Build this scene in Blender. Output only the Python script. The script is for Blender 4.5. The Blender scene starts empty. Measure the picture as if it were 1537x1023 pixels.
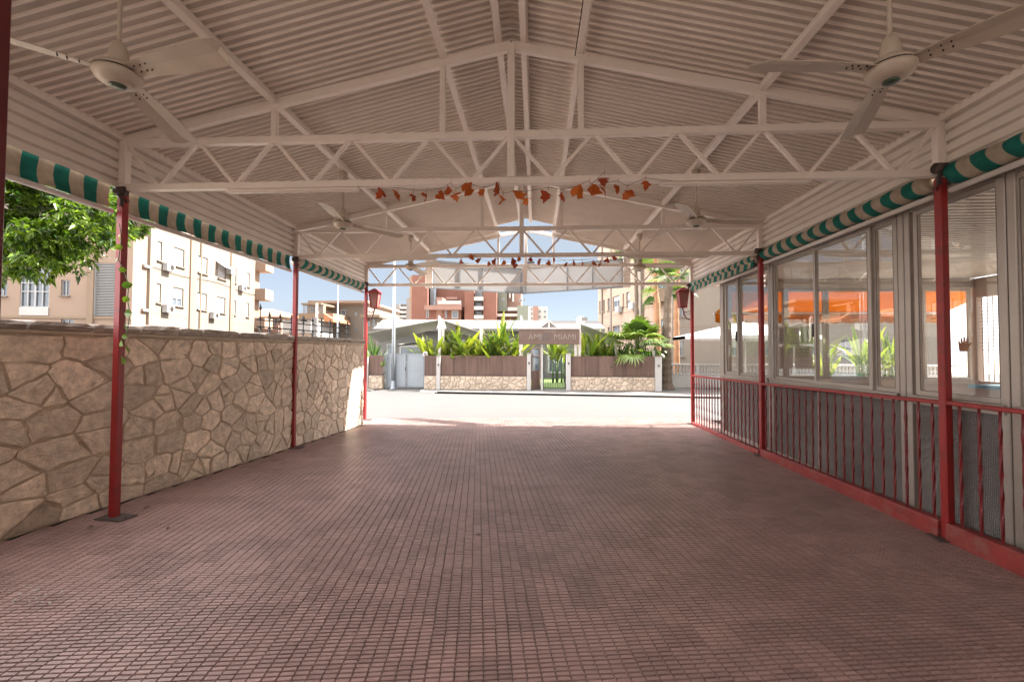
import bpy, bmesh, math, random
import numpy as np
from mathutils import Vector, Matrix, noise
random.seed(7); rng = np.random.default_rng(7)
R = math.radians
sc = bpy.context.scene
C = sc.collection

# ------------------------------------------------------------------ camera model (used once for surveying positions)
CF, YAW, PIT, ROL, CH = 650.18, .0546, .0266, .0041, 1.6314
_s, _c = math.sin(YAW), math.cos(YAW)
_fw = np.array([-_s, _c, 0]); _r = np.array([_c, _s, 0]); _u = np.array([0, 0, 1.])
F = _fw*math.cos(PIT)+_u*math.sin(PIT); U = -_fw*math.sin(PIT)+_u*math.cos(PIT)
RR = _r*math.cos(ROL)+U*math.sin(ROL); UU = -_r*math.sin(ROL)+U*math.cos(ROL)
CAM = np.array([0, 0, CH])
def ray(px, py): return F+(px-768.5)/CF*RR+(511.5-py)/CF*UU
def onz(px, py, z=0.): d = ray(px, py); return CAM+d*(z-CH)/d[2]
def ony(px, py, y): d = ray(px, py); return CAM+d*y/d[1]
def onx(px, py, x): d = ray(px, py); return CAM+d*x/d[0]
def onp(px, py, p0, n): d = ray(px, py); n = np.array(n); return CAM+d*((np.array(p0)-CAM)@n)/(d@n)

# ------------------------------------------------------------------ materials
def _nt(name):
    m = bpy.data.materials.new(name); m.use_nodes = True
    nt = m.node_tree; nt.nodes.clear()
    out = nt.nodes.new('ShaderNodeOutputMaterial'); b = nt.nodes.new('ShaderNodeBsdfPrincipled')
    nt.links.new(b.outputs[0], out.inputs[0])
    return m, nt, b, out
def _mix(nt, mode, a, b, f):
    n = nt.nodes.new('ShaderNodeMix'); n.data_type = 'RGBA'; n.blend_type = mode
    for sock, v in ((n.inputs[0], f), (n.inputs[6], a), (n.inputs[7], b)):
        if hasattr(v, 'is_linked') or hasattr(v, 'links'): nt.links.new(v, sock)
        elif isinstance(v, (int, float)): sock.default_value = v
        else: sock.default_value = (*v, 1)
    return n.outputs[2]
def _noise(nt, co, scale, detail=5, rough=.6, stretch=None):
    n = nt.nodes.new('ShaderNodeTexNoise'); n.inputs['Scale'].default_value = scale
    n.inputs['Detail'].default_value = detail; n.inputs['Roughness'].default_value = rough
    if stretch:
        mp = nt.nodes.new('ShaderNodeMapping'); mp.inputs['Scale'].default_value = stretch
        nt.links.new(co, mp.inputs[0]); co = mp.outputs[0]
    nt.links.new(co, n.inputs['Vector'])
    return n.outputs['Fac']
def _ramp(nt, fac, p0, p1, c0=(0, 0, 0), c1=(1, 1, 1)):
    n = nt.nodes.new('ShaderNodeValToRGB'); e = n.color_ramp.elements
    e[0].position = p0; e[1].position = p1; e[0].color = (*c0, 1); e[1].color = (*c1, 1)
    nt.links.new(fac, n.inputs[0]); return n.outputs[0]
def mat(name, col, rough=.6, var=.15, scale=3., bump=0., bscale=40., metal=0., spec=.5, dirt=None, damt=.5, dscale=2.,
        tint=0., stretch=None, rvar=.1, tint_to=None):
    """procedural painted / mineral surface: large blotches, dirt stains, fine grain, optional per-face tint attribute"""
    m, nt, b, out = _nt(name)
    co = nt.nodes.new('ShaderNodeTexCoord').outputs['Object']
    n1 = _noise(nt, co, scale, 6, .65, stretch)
    lo = tuple(max(0, c*(1-var)) for c in col); hi = tuple(min(1, c*(1+var)) for c in col)
    c = _ramp(nt, n1, .3, .7, lo, hi)
    if tint:
        at = nt.nodes.new('ShaderNodeAttribute'); at.attribute_name = 'tint'
        if tint_to:
            c = _mix(nt, 'MIX', c, tint_to, at.outputs['Fac'])
        else:
            mr = nt.nodes.new('ShaderNodeMapRange'); mr.inputs['To Min'].default_value = 1-tint; mr.inputs['To Max'].default_value = 1+tint
            nt.links.new(at.outputs['Fac'], mr.inputs[0])
            c = _mix(nt, 'MULTIPLY', c, mr.outputs[0], 1.)
    if dirt:
        n2 = _noise(nt, co, dscale, 8, .7, stretch)
        f = _ramp(nt, n2, .48, .72)
        f2 = nt.nodes.new('ShaderNodeMath'); f2.operation = 'MULTIPLY'; f2.inputs[1].default_value = damt
        nt.links.new(f, f2.inputs[0])
        c = _mix(nt, 'MIX', c, dirt, f2.outputs[0])
    nt.links.new(c, b.inputs['Base Color'])
    n3 = _noise(nt, co, scale*4, 4)
    mr = nt.nodes.new('ShaderNodeMapRange'); mr.inputs['To Min'].default_value = max(.03, rough-rvar); mr.inputs['To Max'].default_value = min(1, rough+rvar)
    nt.links.new(n3, mr.inputs[0]); nt.links.new(mr.outputs[0], b.inputs['Roughness'])
    b.inputs['Metallic'].default_value = metal; b.inputs['Specular IOR Level'].default_value = spec
    if bump:
        bp = nt.nodes.new('ShaderNodeBump'); bp.inputs['Strength'].default_value = bump; bp.inputs['Distance'].default_value = .01
        n4 = _noise(nt, co, bscale, 6, .7)
        nt.links.new(n4, bp.inputs['Height']); nt.links.new(bp.outputs[0], b.inputs['Normal'])
    return m
def leafmat(name, lo, hi, rough=.45, trans=.35):
    m, nt, b, out = _nt(name)
    at = nt.nodes.new('ShaderNodeAttribute'); at.attribute_name = 'tint'
    c = _ramp(nt, at.outputs['Fac'], 0, 1, lo, hi)
    nt.links.new(c, b.inputs['Base Color']); b.inputs['Roughness'].default_value = rough
    tr = nt.nodes.new('ShaderNodeBsdfTranslucent')
    c2 = _mix(nt, 'MULTIPLY', c, (1.25, 1.35, .5), 1.)
    nt.links.new(c2, tr.inputs[0])
    mx = nt.nodes.new('ShaderNodeMixShader'); mx.inputs[0].default_value = trans
    nt.links.new(b.outputs[0], mx.inputs[1]); nt.links.new(tr.outputs[0], mx.inputs[2]); nt.links.new(mx.outputs[0], out.inputs[0])
    return m
def clothmat(name, col, trans=.3, var=.12, rough=.85, scale=5):
    m, nt, b, out = _nt(name)
    co = nt.nodes.new('ShaderNodeTexCoord').outputs['Object']
    n1 = _noise(nt, co, scale, 6, .65)
    c = _ramp(nt, n1, .3, .7, tuple(x*(1-var) for x in col), tuple(min(1, x*(1+var)) for x in col))
    nt.links.new(c, b.inputs['Base Color']); b.inputs['Roughness'].default_value = rough; b.inputs['Specular IOR Level'].default_value = .2
    tr = nt.nodes.new('ShaderNodeBsdfTranslucent'); nt.links.new(c, tr.inputs[0])
    mx = nt.nodes.new('ShaderNodeMixShader'); mx.inputs[0].default_value = trans
    nt.links.new(b.outputs[0], mx.inputs[1]); nt.links.new(tr.outputs[0], mx.inputs[2]); nt.links.new(mx.outputs[0], out.inputs[0])
    return m
def glassmat(name, tintc=(.96, .97, .97), ior=1.5, boost=1., rough=.0):
    """thin pane: fresnel mix of straight-through transmission and mirror"""
    m, nt, b, out = _nt(name); nt.nodes.remove(b)
    t = nt.nodes.new('ShaderNodeBsdfTransparent'); t.inputs[0].default_value = (*tintc, 1)
    g = nt.nodes.new('ShaderNodeBsdfGlossy'); g.inputs['Roughness'].default_value = rough; g.inputs[0].default_value = (.95, .95, .95, 1)
    fr = nt.nodes.new('ShaderNodeLayerWeight'); fr.inputs[0].default_value = .5
    pw5 = nt.nodes.new('ShaderNodeMath'); pw5.operation = 'POWER'; pw5.inputs[1].default_value = 5; nt.links.new(fr.outputs['Facing'], pw5.inputs[0])
    k = nt.nodes.new('ShaderNodeMath'); k.operation = 'MULTIPLY_ADD'; k.inputs[1].default_value = .96*boost; k.inputs[2].default_value = .04*boost; k.use_clamp = True
    nt.links.new(pw5.outputs[0], k.inputs[0])
    mx = nt.nodes.new('ShaderNodeMixShader'); nt.links.new(k.outputs[0], mx.inputs[0])
    nt.links.new(t.outputs[0], mx.inputs[1]); nt.links.new(g.outputs[0], mx.inputs[2]); nt.links.new(mx.outputs[0], out.inputs[0])
    return m

M = {}
M['paver'] = mat('paver', (.30, .197, .178), .42, .10, 1.2, .15, 90, tint=.16, dirt=(.15, .098, .09), damt=.5, dscale=.9, rvar=.08)
M['mortar_floor'] = mat('mortar_floor', (.045, .030, .027), .9, .25, 3, .3, 60)
M['steel'] = mat('painted_steel', (.80, .725, .66), .33, .07, 3, .08, 25, dirt=(.36, .29, .24), damt=.3, dscale=3)
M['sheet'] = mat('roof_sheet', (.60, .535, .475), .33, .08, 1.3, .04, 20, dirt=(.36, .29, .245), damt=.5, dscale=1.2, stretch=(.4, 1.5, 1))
M['sheet_rib_lit'] = mat('roof_sheet_rib_lit', (.82, .745, .67), .33, .06, 1.3, .04, 20, dirt=(.60, .52, .46), damt=.35, dscale=2)
M['sheet_side'] = mat('side_sheet', (.70, .635, .575), .33, .08, 1.3, .04, 20, dirt=(.40, .33, .29), damt=.3, dscale=1.6)
M['red'] = mat('red_paint', (.27, .016, .016), .42, .14, 4, .1, 30, dirt=(.10, .022, .016), damt=.7, dscale=11)
M['red_worn'] = mat('worn_red_paint', (.23, .026, .023), .5, .22, 5, .3, 30, dirt=(.26, .14, .11), damt=.6, dscale=7)
M['bar_red'] = mat('railing_bar_red', (.17, .013, .014), .45, .2, 9, .2, 40, dirt=(.07, .012, .012), damt=.6, dscale=14)
M['darkred'] = mat('dark_red_paint', (.10, .012, .014), .4, .15, 4, .1, 30)
M['plate'] = mat('base_plate_metal', (.07, .05, .045), .7, .3, 12, .3, 40)
M['green'] = clothmat('awning_green', (.012, .135, .108), .12, .25, .8, 9)
M['cream'] = clothmat('awning_cream', (.40, .335, .26), .15, .2, .85, 9)
M['white_metal'] = mat('white_metal', (.62, .57, .53), .4, .06, 3, .05, 20, dirt=(.45, .38, .33), damt=.25, dscale=4)
M['stone'] = mat('limestone', (.68, .56, .435), .88, .26, 11, .9, 45, tint=.32, dirt=(.36, .28, .205), damt=.6, dscale=13)
M['stone_mortar'] = mat('wall_mortar', (.44, .345, .25), .95, .25, 6, .5, 40)
M['coping'] = mat('coping_stone', (.30, .25, .205), .85, .25, 9, .6, 25, tint=.3, dirt=(.10, .09, .085), damt=.7, dscale=12, stretch=(1, 1, 3))
M['trim'] = mat('wall_trim', (.46, .38, .28), .8, .15, 5, .3, 40)
M['stone_pale'] = mat('pale_fieldstone', (.46, .37, .29), .85, .18, 9, .4, 25, tint=.2)
M['iron'] = mat('wrought_iron', (.03, .03, .032), .5, .2, 8)
M['alu'] = mat('aluminium', (.37, .325, .285), .35, .08, 3, .04, 30, metal=.35, dirt=(.27, .23, .195), damt=.4)
M['alu_dark'] = mat('dark_aluminium', (.10, .085, .075), .4, .1, 3, metal=.2)  # dark tone for window gaskets and the flats' recess
M['glass'] = glassmat('window_glass', (.955, .965, .96), 1.5, 1.3)
M['glass_far'] = mat('far_glass', (.10, .12, .14), .12, .3, 1.2, spec=.8)
M['asphalt'] = mat('asphalt', (.064, .061, .058), .85, .12, .9, .2, 120, dirt=(.052, .049, .047), damt=.6, dscale=.45)
M['pavement'] = mat('pavement', (.105, .096, .09), .85, .12, 1.4, .2, 80)
M['kerb'] = mat('kerbstone', (.30, .27, .25), .85, .15, 3, .2, 60)
M['ground'] = mat('ground', (.30, .25, .20), .95, .2, .5, .3, 20)
M['white_wall'] = mat('white_render', (.42, .40, .38), .85, .05, 1, .1, 50)
M['wood_panel'] = mat('brown_reed_panel', (.115, .068, .052), .75, .25, 10, .4, 60, stretch=(1, 1, .08), tint=.2)
M['sail'] = clothmat('shade_sail', (.34, .33, .30), .25, .06)
M['tarp'] = clothmat('grey_tarpaulin', (.44, .43, .425), .45, .06, scale=2)
M['gate'] = mat('grey_gate', (.30, .33, .36), .5, .06, 2)
M['galv'] = mat('galvanised_steel', (.22, .24, .26), .4, .1, 5, metal=.3)
M['peach'] = mat('peach_render', (.27, .19, .14), .88, .06, .5, .1, 30, dirt=(.25, .18, .13), damt=.35, dscale=.6)
M['peach_dark'] = mat('ochre_render', (.22, .155, .105), .88, .06, .7, .1, 30)
M['cream_wall'] = mat('cream_render', (.185, .152, .122), .88, .05, .4, .1, 30, dirt=(.15, .12, .094), damt=.35, dscale=.5, stretch=(1, 1, .25))
M['brick'] = mat('red_brick', (.175, .078, .055), .9, .12, .6, .2, 30)
M['pinkwall'] = mat('pink_render', (.25, .15, .12), .9, .08, .6)
M['sage'] = mat('sage_render', (.17, .185, .15), .9, .05, .5)
M['greywall'] = mat('grey_render', (.22, .20, .19), .9, .06, .5)
M['shutter'] = mat('white_shutter', (.34, .335, .33), .5, .05, 2)
M['rooftile'] = mat('terracotta_tile', (.42, .19, .09), .85, .25, 4, .5, 8)
M['orange'] = clothmat('orange_canvas', (.50, .20, .008), .5, .08)
M['parasol'] = clothmat('white_canvas', (.62, .60, .59), .35, .03)
M['leaf'] = leafmat('tree_leaf', (.016, .048, .008), (.155, .235, .016), .32, .38)
M['banana'] = leafmat('banana_leaf', (.04, .075, .014), (.23, .25, .036), .40, .4)
M['palmleaf'] = leafmat('palm_leaf', (.035, .08, .012), (.14, .19, .028), .45, .3)
M['shrub'] = leafmat('shrub_leaf', (.03, .07, .022), (.10, .17, .04), .45, .3)
M['ivy'] = leafmat('ivy_leaf', (.06, .13, .012), (.16, .24, .03), .4, .35)
M['dryleaf'] = leafmat('orange_leaf', (.42, .06, .008), (.62, .17, .012), .6, .25)
M['bark'] = mat('bark', (.14, .10, .07), .9, .3, 6, .8, 14, stretch=(1, 1, .3))
M['palmbark'] = mat('palm_bark', (.115, .082, .058), .9, .3, 9, .9, 10, stretch=(1, 1, 2.5))
M['palmbark_red'] = mat('palm_bark_red', (.27, .135, .07), .9, .25, 9, .8, 10, stretch=(1, 1, 2.5))
M['fan'] = mat('fan_enamel', (.50, .43, .35), .38, .06, 4, .03, 30, dirt=(.34, .27, .21), damt=.3, dscale=5)
M['fan_dark'] = mat('fan_gap', (.03, .025, .02), .5, .1)
M['fan_badge'] = mat('fan_badge', (.05, .085, .06), .3, .1)
M['paper'] = clothmat('paper', (.52, .47, .44), .3, .06)
M['ink'] = mat('ink', (.10, .075, .07), .7, .1)
M['paper_green'] = clothmat('printed_leaflet', (.45, .52, .36), .3, .3, scale=30)
M['sign'] = mat('brown_signboard', (.125, .078, .06), .6, .15, 2, stretch=(3, 1, .2))
M['letter'] = mat('cream_lettering', (.24, .19, .16), .6, .05)
M['blue'] = mat('blue_cloth', (.12, .30, .40), .6, .1, 3)
M['black'] = mat('black_plastic', (.02, .02, .02), .5, .1)
M['interior'] = mat('interior_plaster', (.36, .29, .25), .85, .06, 1)
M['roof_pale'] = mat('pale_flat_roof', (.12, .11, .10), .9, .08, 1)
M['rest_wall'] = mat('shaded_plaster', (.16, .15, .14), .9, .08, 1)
M['lantern_glass'] = clothmat('lantern_glass', (.34, .19, .17), .4, .06)
M['sticker'] = clothmat('tan_sticker', (.55, .34, .22), .5, .08)
M['lawn'] = mat('lawn', (.09, .14, .03), .95, .3, 6, .5, 40)
# reeded dark glass below the windows
def reeded():
    m, nt, b, out = _nt('reeded_glass')
    co = nt.nodes.new('ShaderNodeTexCoord').outputs['Object']
    n = _noise(nt, co, 1.1, 4); c = _ramp(nt, n, .3, .75, (.082, .070, .064), (.18, .158, .142))
    nt.links.new(c, b.inputs['Base Color']); b.inputs['Roughness'].default_value = .22; b.inputs['Specular IOR Level'].default_value = .6
    sp = nt.nodes.new('ShaderNodeSeparateXYZ'); nt.links.new(co, sp.inputs[0])
    hs = []
    for ax, k in (('Y', 420.), ('Z', 420.)):
        a = nt.nodes.new('ShaderNodeMath'); a.operation = 'MULTIPLY'; a.inputs[1].default_value = k; nt.links.new(sp.outputs[ax], a.inputs[0])
        s = nt.nodes.new('ShaderNodeMath'); s.operation = 'SINE'; nt.links.new(a.outputs[0], s.inputs[0]); hs.append(s.outputs[0])
    ad = nt.nodes.new('ShaderNodeMath'); nt.links.new(hs[0], ad.inputs[0]); nt.links.new(hs[1], ad.inputs[1])
    bp = nt.nodes.new('ShaderNodeBump'); bp.inputs['Strength'].default_value = .5; bp.inputs['Distance'].default_value = .003
    nt.links.new(ad.outputs[0], bp.inputs['Height']); nt.links.new(bp.outputs[0], b.inputs['Normal'])
    return m
M['reeded'] = reeded()

# ------------------------------------------------------------------ mesh builder (world coordinates)
def V3(p): return np.array(p, float)
class MB:
    def __init__(s): s.v = []; s.f = []; s.mi = []; s.t = []; s.m = 0; s.tv = .5
    def add(s, verts, faces):
        o = len(s.v); s.v += [tuple(map(float, p)) for p in verts]
        for f in faces: s.f.append([i+o for i in f]); s.mi.append(s.m); s.t.append(s.tv)
        return s
    def box(s, x0, x1, y0, y1, z0, z1):
        return s.add([(x, y, z) for z in (z0, z1) for y in (y0, y1) for x in (x0, x1)],
                     [(0, 2, 3, 1), (4, 5, 7, 6), (0, 1, 5, 4), (2, 6, 7, 3), (0, 4, 6, 2), (1, 3, 7, 5)])
    def obox(s, c, a, b, d):
        c, a, b, d = map(V3, (c, a, b, d))
        return s.add([c+i*a+j*b+k*d for k in (-1, 1) for j in (-1, 1) for i in (-1, 1)],
                     [(0, 2, 3, 1), (4, 5, 7, 6), (0, 1, 5, 4), (2, 6, 7, 3), (0, 4, 6, 2), (1, 3, 7, 5)])
    def bar(s, p, q, w, h, up=(0, 0, 1)):
        p, q = V3(p), V3(q); d = q-p; L = np.linalg.norm(d); d /= L
        a = np.cross(d, V3(up)); n = np.linalg.norm(a)
        a = np.cross(d, V3((0, 1, 0))) if n < 1e-4 else a
        a /= np.linalg.norm(a); b = np.cross(a, d)
        return s.obox((p+q)/2, d*L/2, a*w/2, b*h/2)
    def tube(s, pts, r, n=8, cap=True, flat=1.):
        pts = [V3(p) for p in pts]; rs = r if hasattr(r, '__len__') else [r]*len(pts)
        o = len(pts); V = []; Fc = []; ref = V3((0.13, .2, 1))
        for i, p in enumerate(pts):
            d = pts[min(i+1, o-1)]-pts[max(i-1, 0)]; d /= np.linalg.norm(d)+1e-12
            a = np.cross(d, ref); a /= np.linalg.norm(a)+1e-12; b = np.cross(d, a)
            for k in range(n):
                t = 2*math.pi*k/n; V.append(p+rs[i]*(math.cos(t)*a+math.sin(t)*b*flat))
        for i in range(o-1):
            for k in range(n): Fc.append((i*n+k, i*n+(k+1) % n, (i+1)*n+(k+1) % n, (i+1)*n+k))
        if cap: Fc += [tuple(range(n))[::-1], tuple((o-1)*n+k for k in range(n))]
        return s.add(V, Fc)
    def lathe(s, prof, c, n=20):
        c = V3(c); V = []; Fc = []
        for r, z in prof:
            for k in range(n): t = 2*math.pi*k/n; V.append(c+V3((r*math.cos(t), r*math.sin(t), z)))
        for i in range(len(prof)-1):
            for k in range(n): Fc.append((i*n+k, i*n+(k+1) % n, (i+1)*n+(k+1) % n, (i+1)*n+k))
        Fc += [tuple(range(n))[::-1], tuple((len(prof)-1)*n+k for k in range(n))]
        return s.add(V, Fc)
    def prism(s, poly, d):
        poly = [V3(p) for p in poly]; d = V3(d); n = len(poly)
        return s.add(poly+[p+d for p in poly], [tuple(range(n))[::-1], tuple(range(n, 2*n))]+[(i, (i+1) % n, n+(i+1) % n, n+i) for i in range(n)])
    def build(s, name, m, parent=None, smooth=False, bevel=0., origin=None, recalc=True):
        mats = m if isinstance(m, (list, tuple)) else [m]
        me = bpy.data.meshes.new(name); vs = np.array(s.v)
        if parent is not None: mw = WM[parent.name]; off = np.array(mw.translation)
        else:
            off = np.array(origin) if origin is not None else np.array([(vs[:, 0].min()+vs[:, 0].max())/2, (vs[:, 1].min()+vs[:, 1].max())/2, vs[:, 2].min()])
            mw = Matrix.Translation(off)
        inv = np.array(mw.inverted())
        loc = vs@inv[:3, :3].T+inv[:3, 3]
        me.from_pydata(loc.tolist(), [], s.f)
        for x in mats: me.materials.append(M[x] if isinstance(x, str) else x)
        if any(s.mi): me.polygons.foreach_set('material_index', s.mi)
        at = me.attributes.new('tint', 'FLOAT', 'FACE'); at.data.foreach_set('value', s.t)
        if recalc:
            bm = bmesh.new(); bm.from_mesh(me); bmesh.ops.recalc_face_normals(bm, faces=bm.faces); bm.to_mesh(me); bm.free()
        if smooth: me.polygons.foreach_set('use_smooth', [True]*len(me.polygons))
        me.update()
        o = bpy.data.objects.new(name, me); C.objects.link(o)
        if parent is not None: o.parent = parent; WM[o.name] = mw.copy()
        else: o.location = Vector(off); WM[o.name] = mw
        if bevel:
            b = o.modifiers.new('bevel', 'BEVEL'); b.width = bevel; b.segments = 1; b.limit_method = 'ANGLE'; b.angle_limit = R(40)
        return o
WM = {}
def thing(name, label, cat, loc, group=None):
    o = bpy.data.objects.new(name, None); C.objects.link(o); o.location = Vector([float(x) for x in loc]); o.empty_display_size = .1
    WM[o.name] = Matrix.Translation(o.location)
    o['label'] = label; o['category'] = cat
    if group: o['group'] = group
    return o
def tag(o, label, cat, group=None):
    o['label'] = label; o['category'] = cat
    if group: o['group'] = group
    return o
def struct(o, kind='structure'): o['kind'] = kind; return o
def copy_tree(o, loc=None, rotz=None, label=None, parent=None):
    c = o.copy(); C.objects.link(c)
    if parent is not None: c.parent = parent
    if loc is not None: c.location = Vector([float(x) for x in loc])
    if rotz is not None: c.rotation_euler = (0, 0, rotz)
    if label: c['label'] = label
    for ch in list(o.children): copy_tree(ch, parent=c)
    return c

# ------------------------------------------------------------------ dimensions of the shelter
XL, XR, XM = -4.124, 3.644, -.24
HW = 3.884
D = [4.075, 7.208, 10.301]
H, ZB, ZT, AP = 3.172, 3.257, 3.704, 4.625
SL = (AP-ZT)/HW
FTH = R(7.56)                                   # paving is laid at a slight angle to the shelter
WA, WB = V3((-4.571, 3.506, 0)), V3((-3.864, 9.575, 0))   # face of the stone wall at floor level
WD = (WB-WA)/np.linalg.norm(WB-WA); WN = V3((WD[1], -WD[0], 0))   # along, and out of the face (towards the patio)
def fe_y(x): return 10.61+(x+3.357)*.0818       # street edge of the paving

# ------------------------------------------------------------------ setting: ground, road, paving
MB().box(-200, 200, -60, 400, -1.2, -.16).build('ground', 'ground')
struct(bpy.data.objects['ground'])
m = MB(); m.add([(-60, fe_y(-60), -.055), (60, fe_y(60), -.055), (60, 40, -.055), (-60, 40, -.055), (-60, fe_y(-60), -.15), (60, fe_y(60), -.15), (60, 40, -.15), (-60, 40, -.15)],
       [(0, 1, 2, 3), (7, 6, 5, 4), (0, 4, 5, 1), (1, 5, 6, 2), (2, 6, 7, 3), (3, 7, 4, 0)])
struct(m.build('road', 'asphalt'))
m = MB()                                        # bed under the pavers
poly = [(-7, -14), (4.3, -14), (4.3, fe_y(4.3)), (-7, fe_y(-7))]
m.prism([(x, y, -.15) for x, y in poly], (0, 0, .136)); struct(m.build('paving_bed', 'mortar_floor'))
def pavers():
    cu, cv = .0735, .0332; ct, st = math.cos(FTH), math.sin(FTH)
    I, J = np.meshgrid(np.arange(-120, 120), np.arange(-80, 400), indexing='ij'); I = I.ravel(); J = J.ravel()
    tu, tv = I//3, J//6; key = (tu*7919+tv*104729) % 9973
    rr = np.random.default_rng(3); tab = rr.random((9973, 6)); T = tab[key]
    sh = (np.random.default_rng(5).random(500)-.5)*.010
    u = I*cu+sh[(tv+200) % 500]*.35; v = J*cv+sh[(tu+250) % 500]*.5
    cx, cy = u*ct-v*st, u*st+v*ct
    lim = -4.571+(cy-3.506)*.1165
    keep = (cy > .7) & (cy < 10.60+(cx+3.357)*.0818) & (cx > lim+.02) & (cx < 4.1)
    keep |= (cy >= 9.5) & (cy < 10.60+(cx+3.357)*.0818) & (cx > -6.5) & (cx < 4.1)
    u, v, T, I, J = u[keep], v[keep], T[keep], I[keep], J[keep]; n = len(u)
    gu, gv = .0052, .0084; ins = .0020
    hu = (cu-gu)/2; hv = (cv-gv)/2
    jz = rr.normal(0, .0003, n)+(T[:, 1]-.5)*.0016
    tilt_u = (T[:, 2]-.5)*.008; tilt_v = (T[:, 3]-.5)*.009
    verts = np.zeros((n, 8, 3))
    for k, (a, b) in enumerate(((-1, -1), (1, -1), (1, 1), (-1, 1))):
        for q, (sx, sy, z) in enumerate(((hu, hv, -.0125), (hu-ins, hv-ins, 0))):
            uu = u+a*sx+rr.normal(0, .0007, n); vv = v+b*sy+rr.normal(0, .0007, n)
            zz = z+jz*(q)+(a*tilt_u*hu+b*tilt_v*hv)*q*1.0
            verts[:, k+4*q, 0] = uu*ct-vv*st; verts[:, k+4*q, 1] = uu*st+vv*ct; verts[:, k+4*q, 2] = zz
    ext = np.zeros((n, 4, 3))                    # shallow web closing the joint between neighbouring columns
    for k, (a, b) in enumerate(((0, -1), (1, -1), (1, 1), (0, 1))):
        uu = u+hu-.001+a*(gu+.002); vv = v+b*hv*.98
        ext[:, k, 0] = uu*ct-vv*st; ext[:, k, 1] = uu*st+vv*ct; ext[:, k, 2] = -.0070
    verts = np.concatenate([verts, ext], axis=1)
    base = np.arange(n)[:, None]*12
    fq = np.array([(4, 5, 6, 7), (0, 1, 5, 4), (1, 2, 6, 5), (2, 3, 7, 6), (3, 0, 4, 7), (8, 9, 10, 11)])
    faces = (base[:, None, :]+fq[None]).reshape(-1, 4)
    me = bpy.data.meshes.new('patio_floor')
    me.vertices.add(n*12); me.vertices.foreach_set('co', verts.ravel())
    me.loops.add(len(faces)*4); me.loops.foreach_set('vertex_index', faces.ravel().astype(np.int32))
    me.polygons.add(len(faces)); me.polygons.foreach_set('loop_start', np.arange(len(faces), dtype=np.int32)*4)
    me.update(calc_edges=True)
    t = np.clip(.5+(T[:, 0]-.5)*.9+rr.normal(0, .17, n), 0, 1)
    at = me.attributes.new('tint', 'FLOAT', 'FACE'); at.data.foreach_set('value', np.stack([t]*5+[t*.0], axis=1).ravel())
    me.polygons.foreach_set('use_smooth', [False]*len(faces)); me.materials.append(M['paver']); me.validate()
    o = bpy.data.objects.new('patio_floor', me); C.objects.link(o); struct(o)
pavers()
# far pavement with kerb and a driveway dip
KL, KR = onz(700, 590, -.055), onz(1030, 596.5, -.055)
kd = (KR-KL)/np.linalg.norm(KR-KL); kn = V3((-kd[1], kd[0], 0))
def kp(px): # point on kerb line below picture column px
    d = ray(px, 560); return KL+kd*(((d[0]*KL[1]-d[1]*KL[0]))/((d[1]*kd[0]-d[0]*kd[1])))
k0 = kp(652); k1 = KR+kd*14
def kerb_run(name, pts, inner, top=.0):
    m = MB(); m.prism([(p[0], p[1], -.148) for p in pts]+[(p[0], p[1], -.148) for p in inner[::-1]], (0, 0, .148+top)); return struct(m.build(name, 'kerb', bevel=.015))
corner = [V3((-4.95, 18.9, 0)), V3((-4.9, 18.2, 0)), V3((-4.62, 17.75, 0)), V3((-4.1, 17.45, 0)), k0]
kin = lambda pts: [p+V3((.06, .13, 0)) if i < 4 else p+kn*.14 for i, p in enumerate(pts)]
line = corner+[k1]
kerb_run('kerb', line, kin(line))
m = MB(); inn = kin(line); m.prism([(p[0], p[1], -.149) for p in inn]+[(k1[0]+.1, 60, -.149), (inn[0][0], 60, -.149)], (0, 0, .144)); struct(m.build('pavement', 'pavement'))
m = MB(); m.prism([(-30, 18.0, -.149), (-7.05, 18.3, -.149), (-7.0, 18.9, -.149), (-30, 18.9, -.149)], (0, 0, .14)); struct(m.build('pavement', 'pavement'))
m = MB(); m.prism([(-7.05, 18.55, -.08), (-4.98, 18.55, -.08), (-4.97, 19.5, -.05), (-7.05, 19.5, -.05)], (0, 0, .03)); struct(m.build('driveway', 'pavement'))

# ------------------------------------------------------------------ metal canopy
canopy = thing('metal_canopy', 'white painted steel canopy with corrugated roof standing on red posts over the paved patio', 'canopy', (XM, D[1], 0))
def post(x, y, wide=.07):
    m = MB(); m.box(x-wide/2, x+wide/2, y-wide/2, y+wide/2, .006, ZB-.04)
    o = m.build('post', 'red', canopy, bevel=.008)
    p = MB(); p.m = 0
    ang = random.uniform(-.3, .3); a = V3((math.cos(ang), math.sin(ang), 0))*.15; b = V3((-math.sin(ang), math.cos(ang), 0))*.085
    p.obox((x+.03, y-.01, .006), a, b, (0, 0, .006))
    for sx in (-1, 1): p.lathe([(.012, .011), (.012, .022)], (x+.03+sx*a[0]*.8, y+sx*a[1]*.8-.01, 0), 6)
    p.build('base_plate', 'plate', o)
    b_ = MB()
    for zz in (ZB-.13,): b_.lathe([(.022, -.012), (.022, .012)], (0, 0, 0), 10)
    b_.v = [(x+(wide/2+.006)*(-1 if x > 0 else 1)+v[2]*.6, y+v[1], ZB-.13+v[0]) for v in b_.v]
    b_.build('bolt', 'darkred', o)
for d in D:
    post(XL, d); post(XR, d)
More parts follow.
